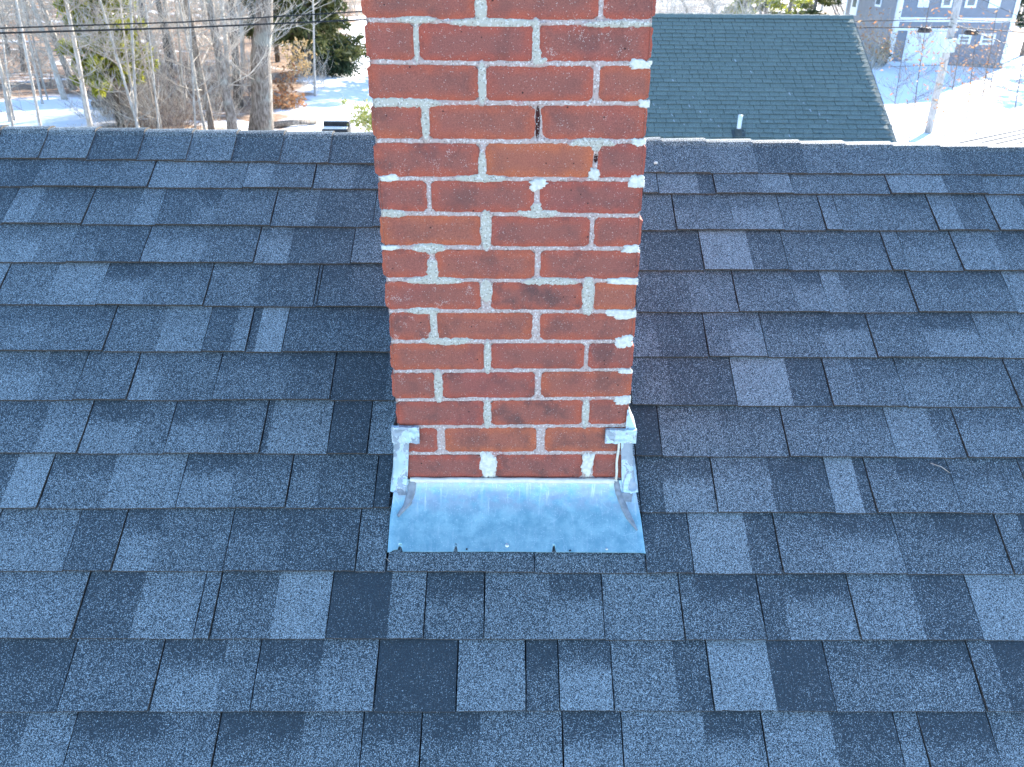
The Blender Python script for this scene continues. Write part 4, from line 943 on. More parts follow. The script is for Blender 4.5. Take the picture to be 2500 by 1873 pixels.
def brush(name, label, base, hgt, wid, n, seed, mat=M_TWIG, group=None, leaf=None, nleaf=0, ls=.06, cat='shrub', rad=.006, leafz=.25):
    r = random.Random(seed); base = Vector(base)
    root = empty(name, base); tag(root, label, cat, group)
    mb = MB(); tips = []
    for i in range(n):
        a = r.uniform(0, 6.28); k_ = r.random()**.7*wid
        p0 = Vector((math.cos(a)*k_*.4, math.sin(a)*k_*.4, -.05))
        d = Vector((math.cos(a)*k_/hgt*1.2+r.uniform(-.25, .25), math.sin(a)*k_/hgt*1.2, 1))
        tips += branch(mb, r, p0, d, hgt*r.uniform(.6, 1.1), rad*r.uniform(.7, 1.3), 1, .12, 3)
    mb.build('stems', mat, root)
    if leaf:
        lb = MB()
        for i in range(nleaf):
            t = r.choice(tips); p = t + Vector((r.gauss(0, .16), r.gauss(0, .16), r.gauss(0, .16)))*wid
            if p.z < leafz*hgt: continue
            leafq(lb, p, ls*r.uniform(.6, 1.3), r)
        lb.build('leaves', leaf, root)
    return root

def leafq(mb, p, s, r, el=1.6):
    a = Vector((r.gauss(0, 1), r.gauss(0, 1), r.gauss(0, 1))).normalized(); b = a.orthogonal().normalized()
    c = a.cross(b)
    mb.add([p-a*s*.5*el, p+b*s*.35+c*s*.08, p+a*s*.5*el, p-b*s*.35+c*s*.08], [(0, 1, 2, 3)])

# thin pale saplings leaning through the near wood
r = random.Random(57)
for i in range(26):
    Y = r.uniform(20, 33); px = r.uniform(10, 560)
    pts = stand(px, 300, Y, px-r.uniform(15, 75), .05, H=r.uniform(6, 8))
    bare_tree('sapling', 'thin pale leaning sapling among the larger trunks of the woods', pts, r.uniform(.018, .042), 14, 1600+i, M_BIRCH, r.uniform(.42, .62), M_TWIG, group='thin leaning saplings in the woods', cat='sapling', blen=(.7, 2.0), zmin=.6, twig_r=.010)
# undergrowth of the wood
r = random.Random(77)
for i in range(95):
    px = r.uniform(-40, 650); py = r.uniform(60, 310) if i > 30 else r.uniform(230, 330)
    if px < 190 and py > 225: px += 260
    g = on_ground(px, py)
    brush('undergrowth_shrub', 'low bare grey-brown brush on the floor of the woods', g, r.uniform(.5, 1.5), r.uniform(.5, 1.3), 12, 700+i, r.choice((M_TWIG, M_TWIG, M_TWIG, M_TWIGD)), 'bare brush in the woods', rad=.009)

def foliage_mound(name, label, base, rx, ry, h, seed, mat, nclump, nleaf, ls, cat='evergreen', group=None):
    r = random.Random(seed); root = empty(name, base); tag(root, label, cat, group)
    lb = MB(); bb = MB()
    for i in range(nclump):
        while True:
            u = Vector((r.uniform(-1, 1), r.uniform(-1, 1), r.uniform(0, 1)))
            if 0.35 < u.length < 1: break
        c = Vector((u.x*rx, u.y*ry, u.z*h)); cs_ = r.uniform(.14, .26)*min(rx, h)
        bb.tube([(0, 0, 0), c*.5, c], [.03, .02, .008], 3, cap=False)
        for q in range(nleaf):
            leafq(lb, c+Vector((r.gauss(0, cs_), r.gauss(0, cs_), r.gauss(0, cs_*.7))), ls*r.uniform(.6, 1.4), r, 2.0)
    lb.v = [(x, y, max(z, .02)) for x, y, z in lb.v]
    bb.build('boughs', M_TWIGD, root); lb.build('crown', mat, root); return root

def evergreen(name, label, px, Y, rx, h, seed, mat, nb_, py_base=250, spray=.16, droop=-.1, group=None, base=None, z0=.15, dens=26, thick=.12):
    r = random.Random(seed)
    if base is None:
        a = at(px, py_base, Y); base = Vector((a.x, Y, ground_z(a.x, Y)))
    root = empty(name, base); tag(root, label, 'evergreen', group)
    mb = MB(); mb.tube([(0, 0, -.1), (0.05, 0, h*.5), (0, .05, h)], [thick, thick*.6, .02], 8); mb.build('trunk', M_BARK, root, smooth=True, color=(.35, 0, 0, 1))
    lb = MB(); bb = MB()
    for i in range(nb_):
        f = z0+(1-z0)*(i+r.random())/nb_
        L = rx*(1.05-f*.85)*r.uniform(.55, 1.12); a = r.uniform(0, 6.28)
        p = Vector((0, 0, f*h)); d = Vector((math.cos(a), math.sin(a), droop+r.uniform(-.12, .2)))
        pts = [p]
        for q in range(4):
            d.z += r.uniform(-.08, .12); pts.append(pts[-1]+d.normalized()*L/4)
        bb.tube(pts, [.025, .02, .015, .01, .006], 3, cap=False)
        for q in range(dens):
            t = r.uniform(.25, 1.02)*4; j = min(3, int(t)); c = pts[j]+(pts[j+1]-pts[j])*(t-j)
            side = Vector((-d.y, d.x, 0)).normalized()
            c = c+side*r.gauss(0, .16)*L*(1.2-t/4)+Vector((0, 0, r.gauss(0, .05)*L-.02))
            leafq(lb, c, spray*r.uniform(.6, 1.4), r, 2.6)
    bb.build('boughs', M_TWIGD, root); lb.build('crown', mat, root)
    return root
evergreen('pine_tree', 'yellow-green pine standing among the bare trunks on the left', 283, 23.3, 1.35, 8.0, 1, M_PINE, 150, spray=.12, dens=130, z0=.16)
evergreen('hemlock_tree', 'big dark green evergreen right of the biggest trunk', 765, 35, 2.3, 9.0, 2, M_HEM, 120, spray=.13, dens=170, z0=.10)
evergreen('hemlock_tree', 'shaggy evergreen close behind the right of the biggest trunk', 690, 38, 2.0, 9.0, 3, M_HEM, 100, spray=.14, dens=130, z0=.10)
gb = on_ground(838, 186)
foliage_mound('cedar_bush', 'low blackish green rounded evergreen at the edge of the snowy drive', gb+Vector((-.7, .5, 0)), 1.25, 1.0, 1.5, 4, M_CED, 90, 90, .09)
gb = on_ground(748, 212)
brush('beech_sapling', 'sapling with hanging tan leaves in front of the dark evergreens', gb, 1.25, .42, 8, 31, M_TWIG, leaf=M_TAN, nleaf=330, ls=.10, cat='sapling')
gb = on_ground(692, 240)
brush('beech_sapling', 'small sapling with rusty orange leaves right of the biggest trunk', gb, .8, .26, 8, 32, M_TWIG, leaf=M_ORANGE, nleaf=160, ls=.10, cat='sapling')
gb = on_ground(700, 262)
brush('leafy_shrub', 'low heap of rusty leaves on stems below the orange sapling', gb, .35, .8, 12, 33, M_TWIG, leaf=M_ORANGE, nleaf=420, ls=.10, leafz=.0)
for i, (a, b) in enumerate(((790, 215), (765, 222), (655, 232))):
    brush('bare_shrub', ['thin bare shrub leaning over the snow beside the blackish bush', 'thin bare shrub under the tan leaved sapling', 'thin bare shrub at the right foot of the biggest trunk'][i], on_ground(a, b), 1.2, .7, 9, 40+i, M_TWIG, rad=.008)
gb = on_ground(884, 332); 
brush('leafy_shrub', 'yellow-green leafy shrub touching the left edge of the chimney', gb+Vector((.25, 0, 0)), .75, .40, 14, 34, M_TWIG, leaf=M_YG, nleaf=900, ls=.075, leafz=.1)
for i, (x_, y_) in enumerate(((0.6, 38.5), (-2.2, 37.0))):  # unseen spruces added to cast the shade that falls on the drive
    evergreen('spruce_tree', ['tall spruce behind the chimney shading the snowy drive', 'second spruce behind the chimney nearer the snowy drive'][i], 0, 0, 2.2, 8.5-i, 70+i, M_HEM, 60, base=Vector((x_, y_, ground_z(x_, y_))), spray=.22, dens=60, z0=.06, thick=.16)
# fallen logs
for i, (x0, y0, x1, y1, rr, tn, lab) in enumerate((
    (1060, 552, 1300, 520, .13, .25, 'dark fallen log lying behind the grey trunks'), (1080, 580, 1330, 585, .09, .5, 'pale fallen log just below the dark fallen log'),
    (560, 640, 790, 662, .10, .16, 'nearly black fallen log under the pine'), (1630, 770, 1900, 745, .10, .55, 'grey log lying on the snow right of the biggest trunk'))):
    a, b = on_ground(x0/S, y0/S), on_ground(x1/S, y1/S); c = (a+b)/2
    mb = MB(); mb.tube([a-c+Vector((0, 0, rr*.8)), Vector((0, 0, rr*.9+.03)), b-c+Vector((0, 0, rr*.8))], [rr, rr*.92, rr*.75], 9)
    tag(mb.build('fallen_log', M_BARK, smooth=True, loc=c, color=(tn, 0, 0, 1)), lab, 'log')
# black timber steps by the drive
a = on_ground(818, 330)
root = tag(empty('garden_steps', a), 'low black timber steps dusted with snow beside the yellow-green shrub', 'steps')
M_BLK = plain('black_timber', (0.02, 0.02, 0.022), 0.6, 0.3, 10); M_SNOW = plain('snow_cap', (0.85, 0.86, 0.87), 0.8, 0.03, 4)
for q in range(2):
    mb = MB(); mb.box((-.38, .32*q, -.1), (.38, .32*q+.30, .16*(q+1))); o = mb.build('step', M_BLK, root)
    mb = MB(); mb.box((-.34, .32*q+.05, .16*(q+1)+.002), (.35, .32*q+.29, .16*(q+1)+.035)); mb.build('snow_cap', M_SNOW, o)

# ================================================================ NEIGHBOURING SHED WITH THE GREEN-GREY ROOF
NS = R_(30.06); NCS, NSN = math.cos(NS), math.sin(NS); NX0, NX1 = -1.2, 7.09; NY, NZ = 17.2, 4.845
nh = tag(empty('garage', (3, 17.2, .5)), 'neighbouring building with a plain green-grey shingle roof behind the ridge', 'building')
def npl(o): o.parent = nh; o.matrix_parent_inverse = Matrix.Translation((-3, -17.2, -.5)); return o
def npt(x, s, h=0.0): return Vector((x, NY - s*NCS - h*NSN, NZ - s*NSN + h*NCS))
NL = 5.6
M_NSH = shingle_mat('green_grey_shingle', False, (0.082, 0.104, 0.088), (0.33, 0.41, 0.35), 150.0)
M_NSHF = shingle_mat('green_grey_shingle_field', True, (0.082, 0.104, 0.088), (0.33, 0.41, 0.35), 150.0)
mb = MB()
for sg in (1, -1):
    P = [[Vector((x, NY-sg*s_*NCS, NZ-s_*NSN-.004)) for x in (NX0, NX1)] for s_ in (NL, 0)]
    mb.grid(P if sg > 0 else [r_[::-1] for r_ in P]); mb.grid([[v-Vector((0, 0, .12)) for v in r_] for r_ in (P[::-1] if sg > 0 else P)])
    for xi in (0, 1): mb.add([P[0][xi], P[1][xi], P[1][xi]-Vector((0, 0, .12)), P[0][xi]-Vector((0, 0, .12))], [(0, 1, 2, 3)])
nroof = npl(mb.build('roof', M_FELT)); nroof['label'] = 'green-grey shingle roof slope with small vent pipe'
mb = MB()
za = NZ-NL*NSN
for x0, x1 in ((NX0+.3, NX0+.42), (NX1-.42, NX1-.3)):
    pr = [(NY-NL*NCS+.3, 0), (NY+NL*NCS-.3, 0), (NY+NL*NCS-.3, za+.05), (NY, NZ-.2), (NY-NL*NCS+.3, za+.05)]
    vs = [(x0, a, b) for a, b in pr]+[(x1, a, b) for a, b in pr]
    mb.add(vs, [(4, 3, 2, 1, 0), (5, 6, 7, 8, 9)]+[(i, (i+1) % 5, 5+(i+1) % 5, 5+i) for i in range(5)])
mb.box((NX0+.42, NY-NL*NCS+.3, 0), (NX1-.42, NY-NL*NCS+.42, za+.05)); mb.box((NX0+.42, NY+NL*NCS-.42, 0), (NX1-.42, NY+NL*NCS-.3, za+.05))
npl(mb.build('wall', plain('weathered_grey_boards', (.4, .4, .38), .8, .15, 6)))
mb = MB(); p_ = [npt(NX1+.003, s_, -.01) for s_ in (-.02, NL)]; q_ = [v+Vector((0, 0, -.14)) for v in p_]
mb.add([p_[0], p_[1], q_[1], q_[0]]+[v+Vector((.025, 0, 0)) for v in (p_[0], p_[1], q_[1], q_[0])], [(0, 1, 2, 3), (7, 6, 5, 4), (0, 4, 5, 1), (2, 6, 7, 3)])
npl(mb.build('rake_board', plain('dark_rake_board', (.10, .13, .12), .6, .2, 5)))
NE = .127; nsf = MB(); rr = random.Random(5); meshes = []
for w_ in range(24):
    t = MB(); hw = .065+.0032*w_; L = NE+.03; th = rr.uniform(.012, .022)
    jj = [rr.uniform(-.008, .008) for _ in range(4)]
    t.add([(-hw, jj[0], th), (0, jj[1]*.6, th), (hw, jj[2], th), (hw, L, .001), (-hw, L, .001), (-hw, jj[0], th-.008), (0, jj[1]*.6, th-.008), (hw, jj[2], th-.008), (hw, L, -.004), (-hw, L, -.004)],
          [(0, 1, 2, 3, 4), (5, 6, 1, 0), (6, 7, 2, 1), (7, 8, 3, 2), (9, 5, 0, 4)])
    me = bpy.data.meshes.new('shingle'); me.from_pydata(t.v, [], t.f); me.materials.append(M_NSH); me.update(); meshes.append((hw, me))
cnt = 0
for row in range(int(NL/NE)-1, -1, -1):
    s_ = (row+1)*NE; x = NX0 - .01 - rr.uniform(0, .012); wob = rr.uniform(-.004, .004)
    while x < NX1-.01:
        hw, me = rr.choice(meshes)
        hw2 = hw
        if x+2*hw > NX1-.02: hw2 = (NX1-x)/2
        shows = x+hw > 2.9 and s_ < 4.0
        if shows and cnt < 300 and s_ > 1.35:
            o = link('shingle', me, nroof, npt(x+hw2, s_+wob, 0), (NS, 0, 0), (rr.choice((.1, .3, .45, .6, .75, .95)), 0.3 if rr.random() < .3 else 0, rr.random(), 1)); o.scale = (hw2/hw*.965, 1, 1); cnt += 1
        else:
            b0, b1 = x+.004, x+2*hw2-.004; j1, j2 = rr.uniform(-.008, .008), rr.uniform(-.008, .008); th = rr.uniform(.012, .022)
            nsf.add([npt(b0, s_+wob+j1, th), npt(b1, s_+wob+j2, th), npt(b1, s_-NE-.03, .001), npt(b0, s_-NE-.03, .001), npt(b0, s_+wob+j1, th-.008), npt(b1, s_+wob+j2, th-.008)], [(0, 1, 2, 3), (4, 5, 1, 0)])
        x += 2*hw2
fo = nsf.build('shingle_field', M_NSHF, nroof); fo['kind'] = 'stuff'
x = NX0; M_CAPN = M_NSH
while x < NX1-.01:
    x2 = min(NX1+.005, x+.2); mb = MB()
    pr = [(-.16*NCS, -.16*NSN), (-.04, -.018), (0, -.006), (.04, -.018), (.16*NCS, -.16*NSN)]
    mb.grid([[(x_-x, a, b+.022+u) for a, b in pr] for x_, u in ((x2, .012), (x, .0))])
    mb.grid([[(x2-x, a, b+.034) for a, b in pr], [(x2-x, a, b+.022) for a, b in pr]])
    mb.build('ridge_cap_shingle', M_NSH, nroof, loc=(x, NY, NZ), color=(rr.choice((.4, .5, .6)), 0, 0, 1)); x = x2
sn = MB(); r9 = random.Random(3)
for (px_, py_, n_) in ((1600, 262, 5), (1690, 262, 5), (1795, 150, 3), (1935, 172, 4), (1935, 232, 6), (1640, 205, 4), (1590, 318, 4), (1880, 300, 4)):
    for q in range(n_):
        px2 = px_+17*q+r9.uniform(-7, 7); py2 = py_+13*q+r9.uniform(-5, 5)
        if r9.random() < .3: continue
        lo_, hi_ = 0.1, 5.5                      # slope distance whose image height is py2
        for _ in range(30):
            md = (lo_+hi_)/2; d_ = np.array(npt(5.0, md))-CAM
            if 936.5-2034.36*(d_@_u2)/(d_@_fw) < py2: lo_ = md
            else: hi_ = md
        xx_ = 5.0 + (px2-(1250+2034.36*(d_@_r2)/(d_@_fw)))/2034.36*float(d_@_fw)
        ww, ll = r9.uniform(.004, .011), r9.uniform(.015, .075)
        sn.add([npt(xx_-ww, lo_, .024), npt(xx_+ww, lo_+.006, .024), npt(xx_+ww-.015, lo_-ll, .030), npt(xx_-ww-.015, lo_-ll, .024)], [(0, 1, 2, 3)])
o = npl(sn.build('snow_flecks', plain('old_snow', (.42, .45, .46), .7, .05, 9))); o['kind'] = 'stuff'
# vent pipe
vs_ = None
for s_ in np.arange(2, 4.5, .02):
    q = npt(4.3, s_)
    d = np.array(q)-CAM; yy = 936.5-2034.36*(d@_u2)/(d@_fw)
    if yy > 326: vs_ = s_; xx = 1250+2034.36*(d@_r2)/(d@_fw); break
vx = 4.3 + (1802-xx)/2034.36*float(d@_fw)
b = npt(vx, vs_)
vent = npl(empty('vent_pipe', (0, 0, 0))); vent.matrix_parent_inverse = Matrix.Translation((-3, -17.2, -.5)); vent['label'] = 'white plastic vent pipe with dark rubber boot'
mb = MB(); mb.tube([b-Vector((0, 0, .1)), b+Vector((0, 0, .34))], .040, 14); mb.build('pipe', plain('white_plastic', (.78, .79, .78), .4, .03, 5), vent, smooth=True)
mb = MB(); mb.tube([b-Vector((0, 0, .06)), b+Vector((0, 0, .02)), b+Vector((0, 0, .10))], [.10, .08, .052], 14);
mb.add([npt(vx-.12, vs_+.11, .02), npt(vx+.12, vs_+.11, .02), npt(vx+.12, vs_-.10, .02), npt(vx-.12, vs_-.10, .02), npt(vx-.12, vs_+.11, .004), npt(vx+.12, vs_+.11, .004)], [(0, 1, 2, 3), (4, 5, 1, 0)])
mb.build('boot', plain('dark_rubber', (.06, .075, .075), .6, .2, 10), vent)

# ================================================================ GREY HOUSE ON THE RIGHT
HX0, HX1, HY, HZ = 23.35, 30.48, 53.0, -.42
gh = tag(empty('grey_house', (27, 53, HZ)), 'blue-grey clapboard house with white trim behind the utility pole', 'house')
def hpl(o): o.parent = gh; o.matrix_parent_inverse = Matrix.Translation((-27, -53, -HZ)); return o
M_SID = plain('blue_grey_siding', (.22, .235, .27), .6, .05, 3); M_SIDL = plain('grey_siding_flank', (.28, .28, .29), .6, .05, 3)  # flank copy is paler: haze over that face painted into its colour
M_TRIM = plain('white_trim', (.80, .82, .83), .5, .03, 3); M_FOUND = plain('grey_foundation', (.25, .25, .25), .9, .2, 5)
def glass_mat():
    m = NT('dim_window_glass', .08, .6); m.col(m.mix(m.noise(m.pos(), 1.4, 2), (.10, .13, .15), (.22, .25, .27))); return m.mat
M_GLASS = glass_mat()
HT, HD = 8.0, 8.6; LAP = .14
def boards(name, mat, xfun, n, z0):
    for i in range(n):
        mb = MB(); xfun(mb, z0+i*LAP, z0+(i+1)*LAP); hpl(mb.build(name, mat))
core = MB(); core.box((HX0+.03, HY+.03, HZ), (HX1-.03, HY+HD-.03, HZ+HT)); hpl(core.build('wall', M_SID))
def fb(mb, a, b): mb.add([(HX0, HY-.014, a), (HX1, HY-.014, a), (HX1, HY+.004, b+.01), (HX0, HY+.004, b+.01), (HX0, HY+.02, a), (HX1, HY+.02, a)], [(0, 1, 2, 3), (4, 5, 1, 0)])
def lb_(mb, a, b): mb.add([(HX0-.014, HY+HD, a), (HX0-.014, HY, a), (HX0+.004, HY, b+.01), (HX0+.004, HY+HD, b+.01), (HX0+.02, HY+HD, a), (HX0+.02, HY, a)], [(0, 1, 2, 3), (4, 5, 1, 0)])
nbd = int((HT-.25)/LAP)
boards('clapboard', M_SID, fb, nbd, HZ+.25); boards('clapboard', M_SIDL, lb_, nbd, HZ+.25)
mb = MB(); mb.box((HX0-.02, HY-.025, HZ-.4), (HX1+.02, HY+.2, HZ+.25)); hpl(mb.build('foundation', M_FOUND))
def hb(name, a, b, m=M_TRIM):
    mb = MB(); mb.box(a, b); return hpl(mb.build(name, m))
hb('corner_board', (HX0-.05, HY-.06, HZ+.25), (HX0+.20, HY-.016, HZ+HT)); hb('corner_board', (HX1-.2, HY-.06, HZ+.25), (HX1+.05, HY-.016, HZ+HT))
hb('corner_board', (HX0-.06, HY-.015, HZ+.25), (HX0-.016, HY+.2, HZ+HT)); hb('corner_board', (HX0-.06, HY+HD-.25, HZ+.25), (HX0-.016, HY+HD, HZ+HT))
zbnd = 2.25
hb('band_board', (HX0+.2, HY-.05, zbnd-.12), (HX1-.2, HY-.015, zbnd+.12))
def window(x0, x1, z0, z1, side=False, blind=False):
    if side:
        mb = MB(); mb.box((HX0-.07, x0, z0), (HX0-.016, x1, z1)); o = hpl(mb.build('window', M_TRIM))
        mb = MB(); mb.box((HX0-.078, x0+.12, z0+.14), (HX0-.069, x1-.12, z1-.12)); mb.build('pane', M_GLASS, o).matrix_parent_inverse = Matrix.Identity(4)
    else:
        mb = MB(); mb.box((x0, HY-.07, z0), (x1, HY-.016, z1)); o = hpl(mb.build('window', M_TRIM))
        if not blind:
            zm = (z0+z1)/2
            for a, b in ((z0+.13, zm-.03), (zm+.03, z1-.12)):
                mb = MB(); mb.box((x0+.13, HY-.078, a), (x1-.13, HY-.069, b)); mb.build('pane', M_GLASS, o)
    return o
def hx(px): return at(px, 10, HY).x
for a, b, bl in ((2240, 2268, True), (2297, 2323, False), (2355, 2383, False), (2413, 2441, True)):
    window(hx(a), hx(b), 2.92, 4.35, blind=bl)
p1, p2 = at(2396, 82, HY), at(2424, 110, HY); window(p1.x, p2.x, p2.z, p1.z)
p1, p2 = at(2340, 84, HY), at(2366, 108, HY); window(p1.x, p2.x, p2.z, p1.z)
# garage door
p1, p2 = at(2222, 76, HY), at(2308, 155, HY)
gd = hb('garage_door', (p1.x, HY-.06, HZ+.02), (p2.x, HY-.017, p1.z)); gd['label'] = 'wide white panelled garage door'
gw = (p2.x-p1.x)
for i in range(4):
    for j in range(4):
        mb = MB(); hh = (p1.z-HZ-.2)/4; mb.box((p1.x+.1+gw*.95/4*i, HY-.075, HZ+.08+hh*j), (p1.x+.02+gw*.95/4*(i+1), HY-.061, HZ+hh*(j+1))); mb.build('door_panel', M_TRIM, gd)
hb('door_head', (HX0+.2, HY-.055, p1.z+.03), (p2.x+.25, HY-.016, p1.z+.16)); hb('door_jamb', (p1.x-.16, HY-.065, HZ+.2), (p1.x-.01, HY-.016, p1.z+.02))
# entrance on the flank, upper level
YD = HY+HD
dr = hb('door', (HX0-.07, HY+6.35, 2.0), (HX0-.016, HY+7.55, 4.25)); mb = MB(); mb.box((HX0-.08, HY+6.62, 2.5), (HX0-.071, HY+7.28, 4.0)); mb.build('pane', M_GLASS, dr)
for yy in (HY+6.05, HY+7.85):
    mb = MB(); mb.tube([(HX0-.1, yy, 3.5), (HX0-.12, yy, 3.62), (HX0-.1, yy, 3.85)], [.06, .10, .05], 6); mb.box((HX0-.1, yy-.02, 3.8), (HX0-.02, yy+.02, 3.86)); hpl(mb.build('wall_lantern', M_BLK))
window(HY+2.6, HY+3.5, 2.75, 4.2, side=True)
mb = MB(); zt = HZ+HT; xm = (HX0+HX1)/2; ov = .4
pr = [(HX0-ov, zt-.1), (xm, zt+1.9), (HX1+ov, zt-.1)]
for y_ in (HY-ov, ): pass
mb.grid([[(pr[0][0], y_, pr[0][1]), (pr[1][0], y_, pr[1][1]), (pr[2][0], y_, pr[2][1])] for y_ in (HY-ov, HY+HD+ov)])
mb.grid([[(pr[2][0], y_, pr[2][1]-.15), (pr[1][0], y_, pr[1][1]-.15), (pr[0][0], y_, pr[0][1]-.15)] for y_ in (HY-ov, HY+HD+ov)])
mb.add([(HX0, HY+.02, zt), (HX1, HY+.02, zt), (xm, HY+.02, zt+1.7)], [(0, 1, 2)])
hpl(mb.build('roof', M_FELT))

# small sunlit shed roof, lower right behind the ridge
A_ = at(2305, 347, 10.5); B_ = at(2520, 304, 13.2)
dirv = (B_-A_); dirv.z = 0; u = dirv.normalized(); vperp = Vector((u.y, -u.x, 0))
shed = tag(empty('shed', (A_.x+1, A_.y, .6)), 'low shed with sunlit pale grey roof at the lower right of the snow', 'shed')
def shp(a, b, h=0): 
    q = A_ + u*a + vperp*b; return Vector((q.x, q.y, A_.z + (B_.z-A_.z)*a/dirv.length - .035*b + h))
inv = Matrix.Translation((-(A_.x+1), -A_.y, -.6))
mb = MB(); mb.grid([[shp(a, b, -.02) for b in (-.02, 3)] for a in (0, 4.5)]); o = mb.build('roof', M_FELT, shed); o.matrix_parent_inverse = inv; sr = o
M_PALE = plain('pale_weathered_roofing', (.20, .20, .205), .8, .15, 6)
for i in range(20):
    mb = MB(); b0 = i*.15; mb.add([shp(0, b0, .0), shp(4.5, b0, .0), shp(4.5, b0+.17, .022), shp(0, b0+.17, .022), shp(0, b0+.17, .0), shp(4.5, b0+.17, .0)], [(0, 3, 2, 1), (3, 4, 5, 2)])
    mb.build('roof_course', M_PALE, sr)
mb = MB(); q = [shp(.15, .15), shp(4.3, .15), shp(4.3, 2.85), shp(.15, 2.85)]
mb.add([Vector((v.x, v.y, 0)) for v in q]+[v-Vector((0, 0, .06)) for v in q], [(0, 1, 5, 4), (1, 2, 6, 5), (2, 3, 7, 6), (3, 0, 4, 7)])
o = mb.build('wall', plain('shed_boards', (.3, .28, .25), .8, .2, 5), shed); o.matrix_parent_inverse = inv

# ================================================================ UTILITY POLE AND WIRES
pb = at(2264, 345, 29); pole = tag(empty('utility_pole', (15.05, 29, ground_z(15, 29))), 'grey wooden utility pole standing in the snow before the grey house', 'utility pole')
gz = ground_z(15, 29)
mb = MB(); mb.tube([(0, 0, -.3), (-.03, 0, 4), (-.12, 0, 9.5)], [.135, .12, .10], 14); mb.build('pole', bark_mat('weathered_pole', (.30, .30, .30), (.46, .46, .46)), pole, smooth=True, color=(.5, 0, 0, 1))
q1, q2 = at(2310, 95, 28.8), at(2327, 128, 28.8)
mb = MB(); mb.box((q1.x-15.05, -.28, q2.z-gz), (q2.x-15.05, -.10, q1.z-gz)); mb.build('meter_box', plain('pale_green_box', (.50, .58, .52), .5, .05, 4), pole)
M_CABLE = plain('black_cable', (.012, .014, .015), .55, .2, 10)
def wire(label, pts, rad, sag=.12, name='cable'):
    P = []
    for a, b in zip(pts, pts[1:]):
        a, b = Vector(a), Vector(b)
        for i in range(12):
            f = i/12; P.append(a+(b-a)*f - Vector((0, 0, sag*4*f*(1-f)*(b-a).length/14)))
    P.append(Vector(pts[-1])); c = P[0]
    mb = MB(); mb.tube([p-c for p in P], rad, 6); tag(mb.build(name, M_CABLE, smooth=True, loc=c), label, 'cable')
def ext(a, b, f): a, b = Vector(a), Vector(b); return a+(b-a)*f
c1 = [at(-300, 80, 15.2), at(0, 69, 16), at(450, 54, 18.2), at(887, 28, 20), at(2085, 52, 27.6), at(2318, 47, 28.85), at(2500, 55, 30.5), at(2700, 62, 32)]
c2 = [at(-300, 92, 15.2), at(0, 81, 16), at(450, 68, 18.2), at(891, 48, 20), at(2085, 68, 27.6), at(2318, 66, 28.85), at(2500, 79, 30.5), at(2700, 95, 32)]
wire('upper of the two black cables crossing before the woods', c1, .016, 0.0); wire('lower of the two black cables crossing before the woods', c2, .020, 0.0)
wire('thin wire slanting off the pole to the upper right', [at(2328, -60, 28.9), at(2400, 0, 29.2), at(2500, 46, 29.6), at(2640, 110, 30)], .009, 0, 'wire')
wire('thin wire slanting down to the right below the cables', [at(2322, 55, 28.85), at(2390, 82, 27.5), at(2500, 124, 26), at(2640, 180, 25)], .009, 0, 'wire')
wire('thin wire along the foot of the grey house', [at(2170, 163, 34), at(2330, 158, 33), at(2500, 156, 32), at(2640, 156, 31)], .010, 0, 'wire')
for (a, b, y_, Y, lab) in ((2242, 2274, 74, 28.4, 'black cable splice case hanging left of the pole'), (2355, 2389, 79, 29.4, 'black cable splice case hanging right of the pole')):
    p, q = at(a, y_, Y), at(b, y_+ (2 if a > 2300 else 0), Y); c = (p+q)/2
    root = tag(empty('splice_case', c), lab, 'splice case')
    mb = MB(); mb.tube([p-c, ext(p-c, q-c, .12), ext(p-c, q-c, .88), q-c], [.05, .085, .085, .05], 12); mb.build('case', M_BLK, root, smooth=True)
    for s_ in (.15, .85):
        mb = MB(); m_ = ext(p-c, q-c, s_); mb.tube([m_, m_+Vector((0, 0, .13))], .012, 5); mb.build('hanger', M_TRIM, root)

# saplings in front of the grey house
SAP = [(2176, 330, 2196, 160, 24), (2230, 290, 2262, 30, 25), (2305, 345, 2340, 120, 23), (2365, 280, 2375, 110, 27), (2392, 290, 2425, 60, 26), (2412, 250, 2440, 90, 30), (2478, 290, 2496, 130, 24), (2210, 320, 2215, 250, 22)]
LAB = ['thin sapling touching the rake of the green-grey roof', 'sapling with scattered orange leaves left of the pole', 'sapling standing close to the right of the pole', 'thin crooked sapling right of the pole in the snow', 'tall sapling with glittering twigs before the grey house', 'sapling at the right corner of the grey house', 'rightmost sapling at the edge of the snowfield', 'short dead stem in the snow near the green-grey roof']
for i, (xb, yb, xt, yt, Y) in enumerate(SAP):
    a, b = at(xb, yb, Y), at(xt, yt, Y); g = ground_z(a.x, Y); k_ = (b.x-a.x)/(b.z-a.z)
    base = Vector((a.x+k_*(g-a.z)*.5, Y, g)); rr_ = random.Random(900+i)
    root = bare_tree('sapling', LAB[i], [base, (a+b)/2, b+Vector((0, 0, .5 if i < 7 else .05))], .020, 16 if i < 7 else 3, 900+i, M_BARK, .3, M_TWIGD, zmin=1.4, blen=(.6, 1.5), cat='sapling', depth=1, twig_r=.008)
    if i in (1, 2, 4, 5):
        lb2 = MB()
        for q in range(150):
            f = rr_.uniform(.35, 1.05); p = base+(b-base)*f + Vector((rr_.gauss(0, .55), rr_.gauss(0, .5), rr_.gauss(0, .35)))
            leafq(lb2, p-base, .07*rr_.uniform(.6, 1.3), rr_)
        lb2.build('leaves', M_ORANGE, root)
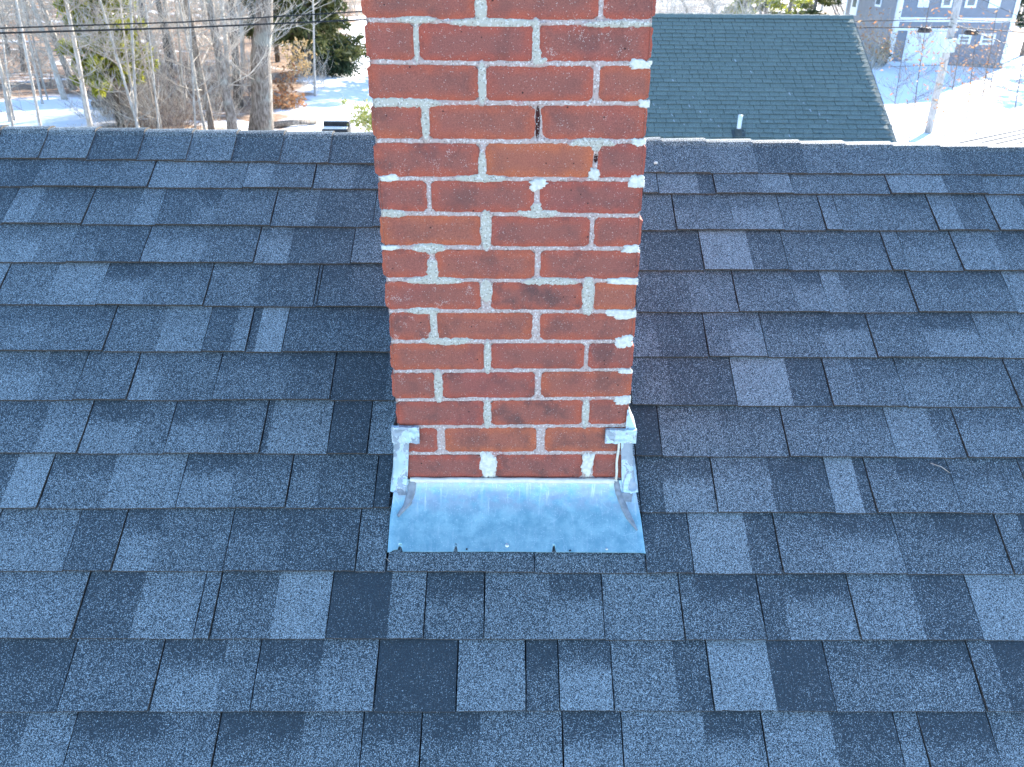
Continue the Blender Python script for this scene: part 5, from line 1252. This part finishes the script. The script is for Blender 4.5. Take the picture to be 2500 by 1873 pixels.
# shrubs by the left corner of the grey house
for i, (px, py, hh, lab) in enumerate(((2125, 165, 2.6, 'tall brown shrub with orange leaves beside the grey house corner'), (2150, 170, 1.5, 'lower brown shrub at the left foot of the grey house'))):
    g = on_ground(px, py+8); g = Vector((at(px, py, 49).x, 49+i, 0)); g.z = ground_z(g.x, g.y)
    brush('leafy_shrub', lab, g, hh, 1.1, 26, 60+i, M_TWIG, leaf=M_ORANGE if i == 0 else M_TAN, nleaf=260, ls=.13, rad=.018)
g = Vector((at(2158, 150, 50.5).x, 50.8, 0)); g.z = ground_z(g.x, g.y)
evergreen('yew_bush', 'small dark evergreen bush against the grey house corner', 0, 0, .7, 1.2, 66, M_CED, 24, base=g, spray=.14, dens=30, z0=.05, droop=.3, thick=.04)

# trees beyond the green-grey roof and beyond the grey house
for i, (px, Y, rx, h, mt, lab) in enumerate(((1985, 60, 2.2, 9, M_HEM, 'dark evergreen just left of the grey house beyond the roof ridge'), (1925, 66, 2.4, 9, M_PINE, 'yellowish evergreen left of the dark one beyond the roof ridge'),
      (1815, 58, 1.7, 7.5, M_PINE, 'olive evergreen above the middle of the green-grey roof ridge'), (1868, 72, 1.8, 9, M_HEM, 'dark evergreen in the gap beyond the roof ridge'), (2520, 62, 3.4, 11, M_CED, 'blackish evergreen right of the grey house'), (2640, 56, 3.0, 10, M_CED, 'second blackish evergreen farther right of the grey house'))):
    evergreen('spruce_tree', lab, px, Y, rx, h, 80+i, mt, 46, py_base=40, spray=.26, dens=30, thick=.16)
r = random.Random(91)
for i in range(16):
    px = r.uniform(1600, 1860); Y = r.uniform(40, 58)
    a = at(px, 30, Y); g = Vector((a.x, Y, ground_z(a.x, Y)))
    brush('tall_brush', 'bare tan brush seen over the left of the green-grey roof ridge', g, r.uniform(3.0, 5.0), 1.5, 16, 1200+i, M_TWIG, 'bare brush beyond the green-grey roof', rad=.022)
for i in range(10):
    px = r.uniform(1560, 2080); Y = r.uniform(70, 95)
    pts = stand(px, 20, Y, px-8, .1, H=11)
    bare_tree('bare_tree', 'slim far bare tree beyond the green-grey roof ridge', pts, r.uniform(.1, .18), 18, 1300+i, M_BARK, .5, M_TWIG, group='far bare trees beyond the green-grey roof', blen=(1.5, 3.5), zmin=.8, twig_r=.04)
r = random.Random(19)
for i in range(5):
    px = 760+i*27; Y = r.uniform(60, 80)
    a = at(px, 30, Y); g = Vector((a.x, Y, ground_z(a.x, Y)))
    brush('tall_brush', 'russet brush beyond the drive close to the chimney', g, r.uniform(3.5, 5.0), 1.8, 16, 1400+i, M_TWIG, 'russet brush beyond the drive', leaf=M_ORANGE, nleaf=260, ls=.2, rad=.03)

# far-off wood all round the clearing, one mass
r = random.Random(303); fw = MB()
for i in range(260):
    a = r.uniform(-1.35, 1.35); d = r.uniform(105, 170); x_, y_ = d*math.sin(a), d*math.cos(a)
    z_ = ground_z(x_, y_); h_ = r.uniform(9, 15); rr_ = r.uniform(.12, .25)
    fw.tube([(x_, y_, z_-.3), (x_+r.uniform(-.5, .5), y_, z_+h_*.5), (x_+r.uniform(-.8, .8), y_, z_+h_)], [rr_, rr_*.6, .03], 4, cap=False)
    for q in range(22):
        f = r.uniform(.12, .95); t = r.uniform(0, 6.28); L = r.uniform(1.2, 3.6)*(1.15-f)
        p0 = Vector((x_, y_, z_+h_*f)); p1 = p0+Vector((math.cos(t)*L, math.sin(t)*L, L*.6)); p2 = p1+Vector((r.uniform(-.8, .8), r.uniform(-.8, .8), .9))
        fw.tube([p0, p1, p2], [.06, .04, .015], 3, cap=False)
o = fw.build('far_woods', M_TWIG); tag(o, 'grey bare woods on the horizon beyond the snow', 'woods', kind='stuff')
